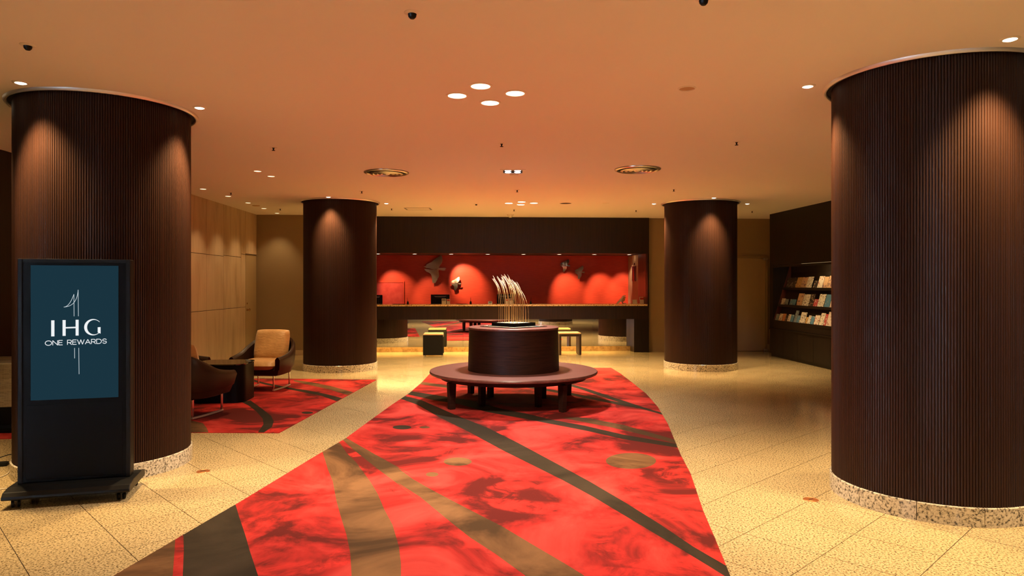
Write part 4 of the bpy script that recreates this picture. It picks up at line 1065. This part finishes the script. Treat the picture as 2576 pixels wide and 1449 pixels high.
# ------------------------------------------------------------------ armchairs and table
def catmull(P, n):
    out = []
    for i in range(len(P) - 1):
        p0, p1, p2, p3 = P[max(i - 1, 0)], P[i], P[i + 1], P[min(i + 2, len(P) - 1)]
        for q in range(n):
            t_ = q / n
            out.append(tuple(0.5 * (2 * b + (c - a) * t_ + (2 * a - 5 * b + 4 * c - d) * t_ * t_ + (-a + 3 * b - 3 * c + d) * t_ ** 3) for a, b, c, d in zip(p0, p1, p2, p3)))
    out.append(tuple(P[-1])); return out
def pillow(w_, h_, d_, n=18, pw=4.0):
    mb = MB(); vs = []
    for s in (1, -1):
        for i in range(n + 1):
            for j in range(n + 1):
                u = -1 + 2 * i / n; v = -1 + 2 * j / n
                e = max(0.0, (1 - abs(u) ** pw) * (1 - abs(v) ** pw)) ** 0.45
                pinch = 1 - 0.03 * (1 - abs(u)) * 0 - 0.05 * (u * u) * (1 - v * v) * 0
                vs.append((u * w_ / 2 * (1 - 0.07 * v ** 4), s * d_ / 2 * e, v * h_ / 2 * (1 - 0.07 * u ** 4)))
    fs = []
    m_ = (n + 1) ** 2
    for s in (0, 1):
        for i in range(n):
            for j in range(n):
                q = s * m_ + i * (n + 1) + j
                f = (q, q + 1, q + n + 2, q + n + 1); fs.append(f if s == 0 else f[::-1])
    mb.add(vs, fs); return mb
def armchair():
    t = thing('armchair', 'x', 'armchair', (0, 0, 0), 0, 'armchairs around the black table')
    # plan path of the outer top edge: x, y, top height, wall thickness
    half = [(-0.375, -0.37, 0.485, 0.075), (-0.395, -0.22, 0.500, 0.075), (-0.395, -0.03, 0.535, 0.070), (-0.375, 0.14, 0.610, 0.062), (-0.305, 0.29, 0.690, 0.055), (-0.165, 0.37, 0.728, 0.052), (0, 0.39, 0.735, 0.052)]
    P = half + [(-x, y, z, w_) for x, y, z, w_ in half[-2::-1]]
    pts = catmull(P, 5); n = len(pts)
    mb = MB(); ring = []
    for i, (x, y, zt_, th) in enumerate(pts):
        p0, p1 = Vector(pts[max(i - 1, 0)][:2]), Vector(pts[min(i + 1, n - 1)][:2])
        d = (p1 - p0).normalized(); nrm = Vector((d.y, -d.x))     # inward is to the right of travel
        if nrm.dot(Vector((-x, -y + 0.0))) < 0: nrm = -nrm
        def at(f_, z):    # f_ metres inward from the outer edge
            q = Vector((x, y)) + nrm * f_; return (q.x, q.y, z)
        fr = i / (n - 1); front = max(0, 1 - min(fr, 1 - fr) / 0.12)
        def bot(sc, z): return (x * sc, y * sc - 0.0 + front * 0.05 * (1 - sc) * 4, z)
        sec = [bot(0.70, 0.215), bot(0.80, 0.235), bot(0.95, 0.33), at(0.0, (zt_ + 0.40) / 2), at(0.004, zt_ - 0.03), at(0.020, zt_ - 0.004), at(th * 0.5, zt_ + 0.004), at(th - 0.02, zt_ - 0.004), at(th, zt_ - 0.03), at(th, 0.38), at(th + 0.01, 0.30), bot(0.62, 0.26)]
        ring += sec
    k_ = 12; fs = []
    for i in range(n - 1):
        for j in range(k_):
            fs.append((i * k_ + j, i * k_ + (j + 1) % k_, (i + 1) * k_ + (j + 1) % k_, (i + 1) * k_ + j))
    fs.append(tuple(range(k_))); fs.append(tuple((n - 1) * k_ + j for j in range(k_))[::-1])
    mb.add(ring, fs)
    mb.build('shell', M['leather'], t, smooth='auto')
    foot = [(x, y) for x, y, _, _ in pts]
    lv = [(0.66, 0.213), (0.84, 0.235), (0.90, 0.30), (0.86, 0.335)]
    mb = MB(); n = len(foot)
    for sc, z in lv: mb.v += [(x * sc, y * sc, z) for x, y in foot]
    mb.f = [(q * n + i, q * n + (i + 1) % n, (q + 1) * n + (i + 1) % n, (q + 1) * n + i) for q in range(len(lv) - 1) for i in range(n)] + [tuple(range(n))[::-1], tuple(range((len(lv) - 1) * n, len(lv) * n))]
    mb.m = [0] * len(mb.f)
    mb.build('seat_pan', M['leather'], t, smooth='auto')
    o = pillow(0.57, 0.62, 0.15, pw=6).build('seat_cushion', M['cushion'], t, smooth=True); o.location = (0, -0.06, 0.365); o.rotation_euler = (pi / 2, 0, 0)
    o = pillow(0.53, 0.47, 0.19).build('back_cushion', M['cushion'], t, smooth=True); o.location = (0, 0.185, 0.615); o.rotation_euler = (radians(-14), 0, 0)
    for s in (-1, 1):
        for y in (-0.27, 0.25):
            MB().cbox((s * 0.24, y, 0.115), (0.014, 0.030, 0.22)).build('leg', M['chrome'], t, bevel=0.003)
        pth = [(s * 0.24, -0.285 + 0.55 * q / 10, 0.016 + 0.006 * abs(q / 5 - 1) ** 2) for q in range(11)]
        rn = MB()
        for (x0, y0, z0), (x1, y1, z1) in zip(pth, pth[1:]):
            rn.add([(x0 - 0.012, y0, z0 - 0.009), (x0 + 0.012, y0, z0 - 0.009), (x0 + 0.012, y0, z0 + 0.009), (x0 - 0.012, y0, z0 + 0.009), (x1 - 0.012, y1, z1 - 0.009), (x1 + 0.012, y1, z1 - 0.009), (x1 + 0.012, y1, z1 + 0.009), (x1 - 0.012, y1, z1 + 0.009)],
                   [(0, 1, 5, 4), (1, 2, 6, 5), (2, 3, 7, 6), (3, 0, 4, 7), (3, 2, 1, 0), (4, 5, 6, 7)])
        rn.build('runner', M['runner'], t)
    return t
ch = armchair()
ch['label'] = 'brown leather tub armchair with tan cushions facing the camera'
ch.location = (-3.56, 9.98, 0.007); ch.rotation_euler = (0, 0, radians(-6))
c2 = copy_tree(ch, 'brown leather armchair with its back to the camera, cut off by the kiosk column')
c2.location = (-3.72, 7.93, 0.007); c2.rotation_euler = (0, 0, radians(180 - 12))
c3_ = copy_tree(ch, 'brown leather armchair mostly hidden, only one armrest showing behind the table')
c3_.location = (-4.62, 9.35, 0.007); c3_.rotation_euler = (0, 0, radians(90))
t = thing('side_table', 'low black drum table with rounded corners and dark glass top', 'table', (-3.76, 9.02, 0.007), radians(4))
def rrect(w_, d_, r, n=8):
    out = []
    for cx0, cy0, a0 in ((w_ - r, d_ - r, 0), (-w_ + r, d_ - r, 90), (-w_ + r, -d_ + r, 180), (w_ - r, -d_ + r, 270)):
        for q in range(n + 1):
            a = radians(a0 + 90 * q / n); out.append((cx0 + r * cos(a), cy0 + r * sin(a)))
    return out
MB().prism(rrect(0.325, 0.29, 0.14), 0.0, 0.478).build('drum', M['black'], t, smooth='auto')
MB().prism(rrect(0.332, 0.297, 0.145), 0.478, 0.492).build('glass_top', M['glassblack'], t, smooth='auto', bevel=0.002)

# ------------------------------------------------------------------ newspaper rack, adapter and cables at the left edge
t = thing('newspaper_rack', 'low rack with hanging newspapers at the left edge behind the kiosk', 'newspaper rack', (-5.10, 7.12, 0), radians(4))
for x in (-0.36, 0.36):
    MB().box(x - 0.015, x + 0.015, -0.16, 0.16, 0.0, 0.70).build('side_frame', M['blackmat'], t, bevel=0.004)
MB().box(-0.36, 0.36, -0.02, 0.0, 0.02, 0.27).build('front_board', M['bluegrey'], t)
MB().box(-0.36, 0.36, -0.15, 0.15, 0.01, 0.03).build('bottom_board', M['blackmat'], t)
for q in range(4):
    y = -0.13 + 0.085 * q
    MB().tube([(-0.40, y, 0.705 + 0.012 * q), (0.40, y, 0.705 + 0.012 * q)], 0.014, 10).build('holder_rod', M['paper'], t, smooth=True)
for q in range(4):
    y = -0.13 + 0.085 * q
    nb = MB(); nn = 14; vs = []
    for i in range(nn + 1):
        for j in range(7):
            x = -0.34 + 0.68 * i / nn; z = 0.70 + 0.012 * q - 0.43 * j / 6
            vs.append((x, y - 0.012 + 0.010 * sin(x * 17 + q) * j / 6 - 0.006 * (j % 2), z))
    nb.add(vs, [(i * 7 + j, (i + 1) * 7 + j, (i + 1) * 7 + j + 1, i * 7 + j + 1) for i in range(nn) for j in range(6)])
    o = nb.build('newspaper', M['news'], loc=None); sd = o.modifiers.new('solid', 'SOLIDIFY'); sd.thickness = 0.004
    o.matrix_world = Matrix.Translation((-5.10, 7.12, 0)) @ Matrix.Rotation(radians(4), 4, 'Z')
    tag(o, ['printed newspaper hanging at the front of the rack', 'printed newspaper second from the front of the rack', 'printed newspaper third from the front of the rack', 'printed newspaper at the very back of the rack'][q], 'newspaper', 'newspapers on the rack')
X, Y = fl(4, 1172)
t = thing('power_adapter', 'black power adapter with leads on the floor at the left edge', 'power adapter', (X, Y, 0), 0.3)
MB().box(-0.07, 0.045, -0.03, 0.03, 0, 0.032).build('brick', M['blackplastic'], t, bevel=0.006)
MB().tube(catmull([(0.045, 0, 0.016), (0.07, 0.01, 0.012), (0.10, 0.03, 0.03), (0.13, 0.06, 0.05), (0.18, 0.10, 0.006), (0.26, 0.2, 0.006)], 6), 0.004, 6).build('lead', M['blackplastic'], t, smooth=True)
MB().tube(catmull([(-0.07, 0, 0.016), (-0.12, 0.05, 0.012), (-0.06, 0.14, 0.04), (0.02, 0.2, 0.05), (0.10, 0.18, 0.006), (0.2, 0.24, 0.006)], 6), 0.004, 6).build('lead', M['blackplastic'], t, smooth=True)
def cable(label, px, mat, r):
    P = [(*fl(x, y), r + 0.001) for x, y in px]
    tag(MB().tube(catmull(P, 6), r, 6).build('cable', mat, smooth=True), label, 'cable')
cable('pale cable on the floor below the power adapter at the left edge', [(-60, 1212), (-10, 1204), (10, 1198), (22, 1190), (26, 1180)], M['cablewhite'], 0.004)
cable('pale cable on the floor beside the kiosk base at the left edge', [(-60, 1236), (-10, 1234), (15, 1231), (45, 1232), (70, 1226)], M['cablewhite'], 0.004)
# round floor plates
for (px, py), lab in (((511, 1186), 'copper round floor plate near the kiosk column'), ((2040, 1257), 'copper round floor plate beside the largest column')):
    t = thing('floor_plate', lab, 'floor plate', (*fl(px, py), 0), 0.4, 'round copper floor plates')
    MB().lathe([(0, 0.004), (0.040, 0.004), (0.042, 0.0025), (0.044, 0.004), (0.050, 0.003), (0.052, 0)], 32).build('disc', M['copper'], t, smooth='auto')
    MB().box(-0.02, 0.02, -0.003, 0.003, 0.004, 0.0055).build('slot', M['dark'], t)
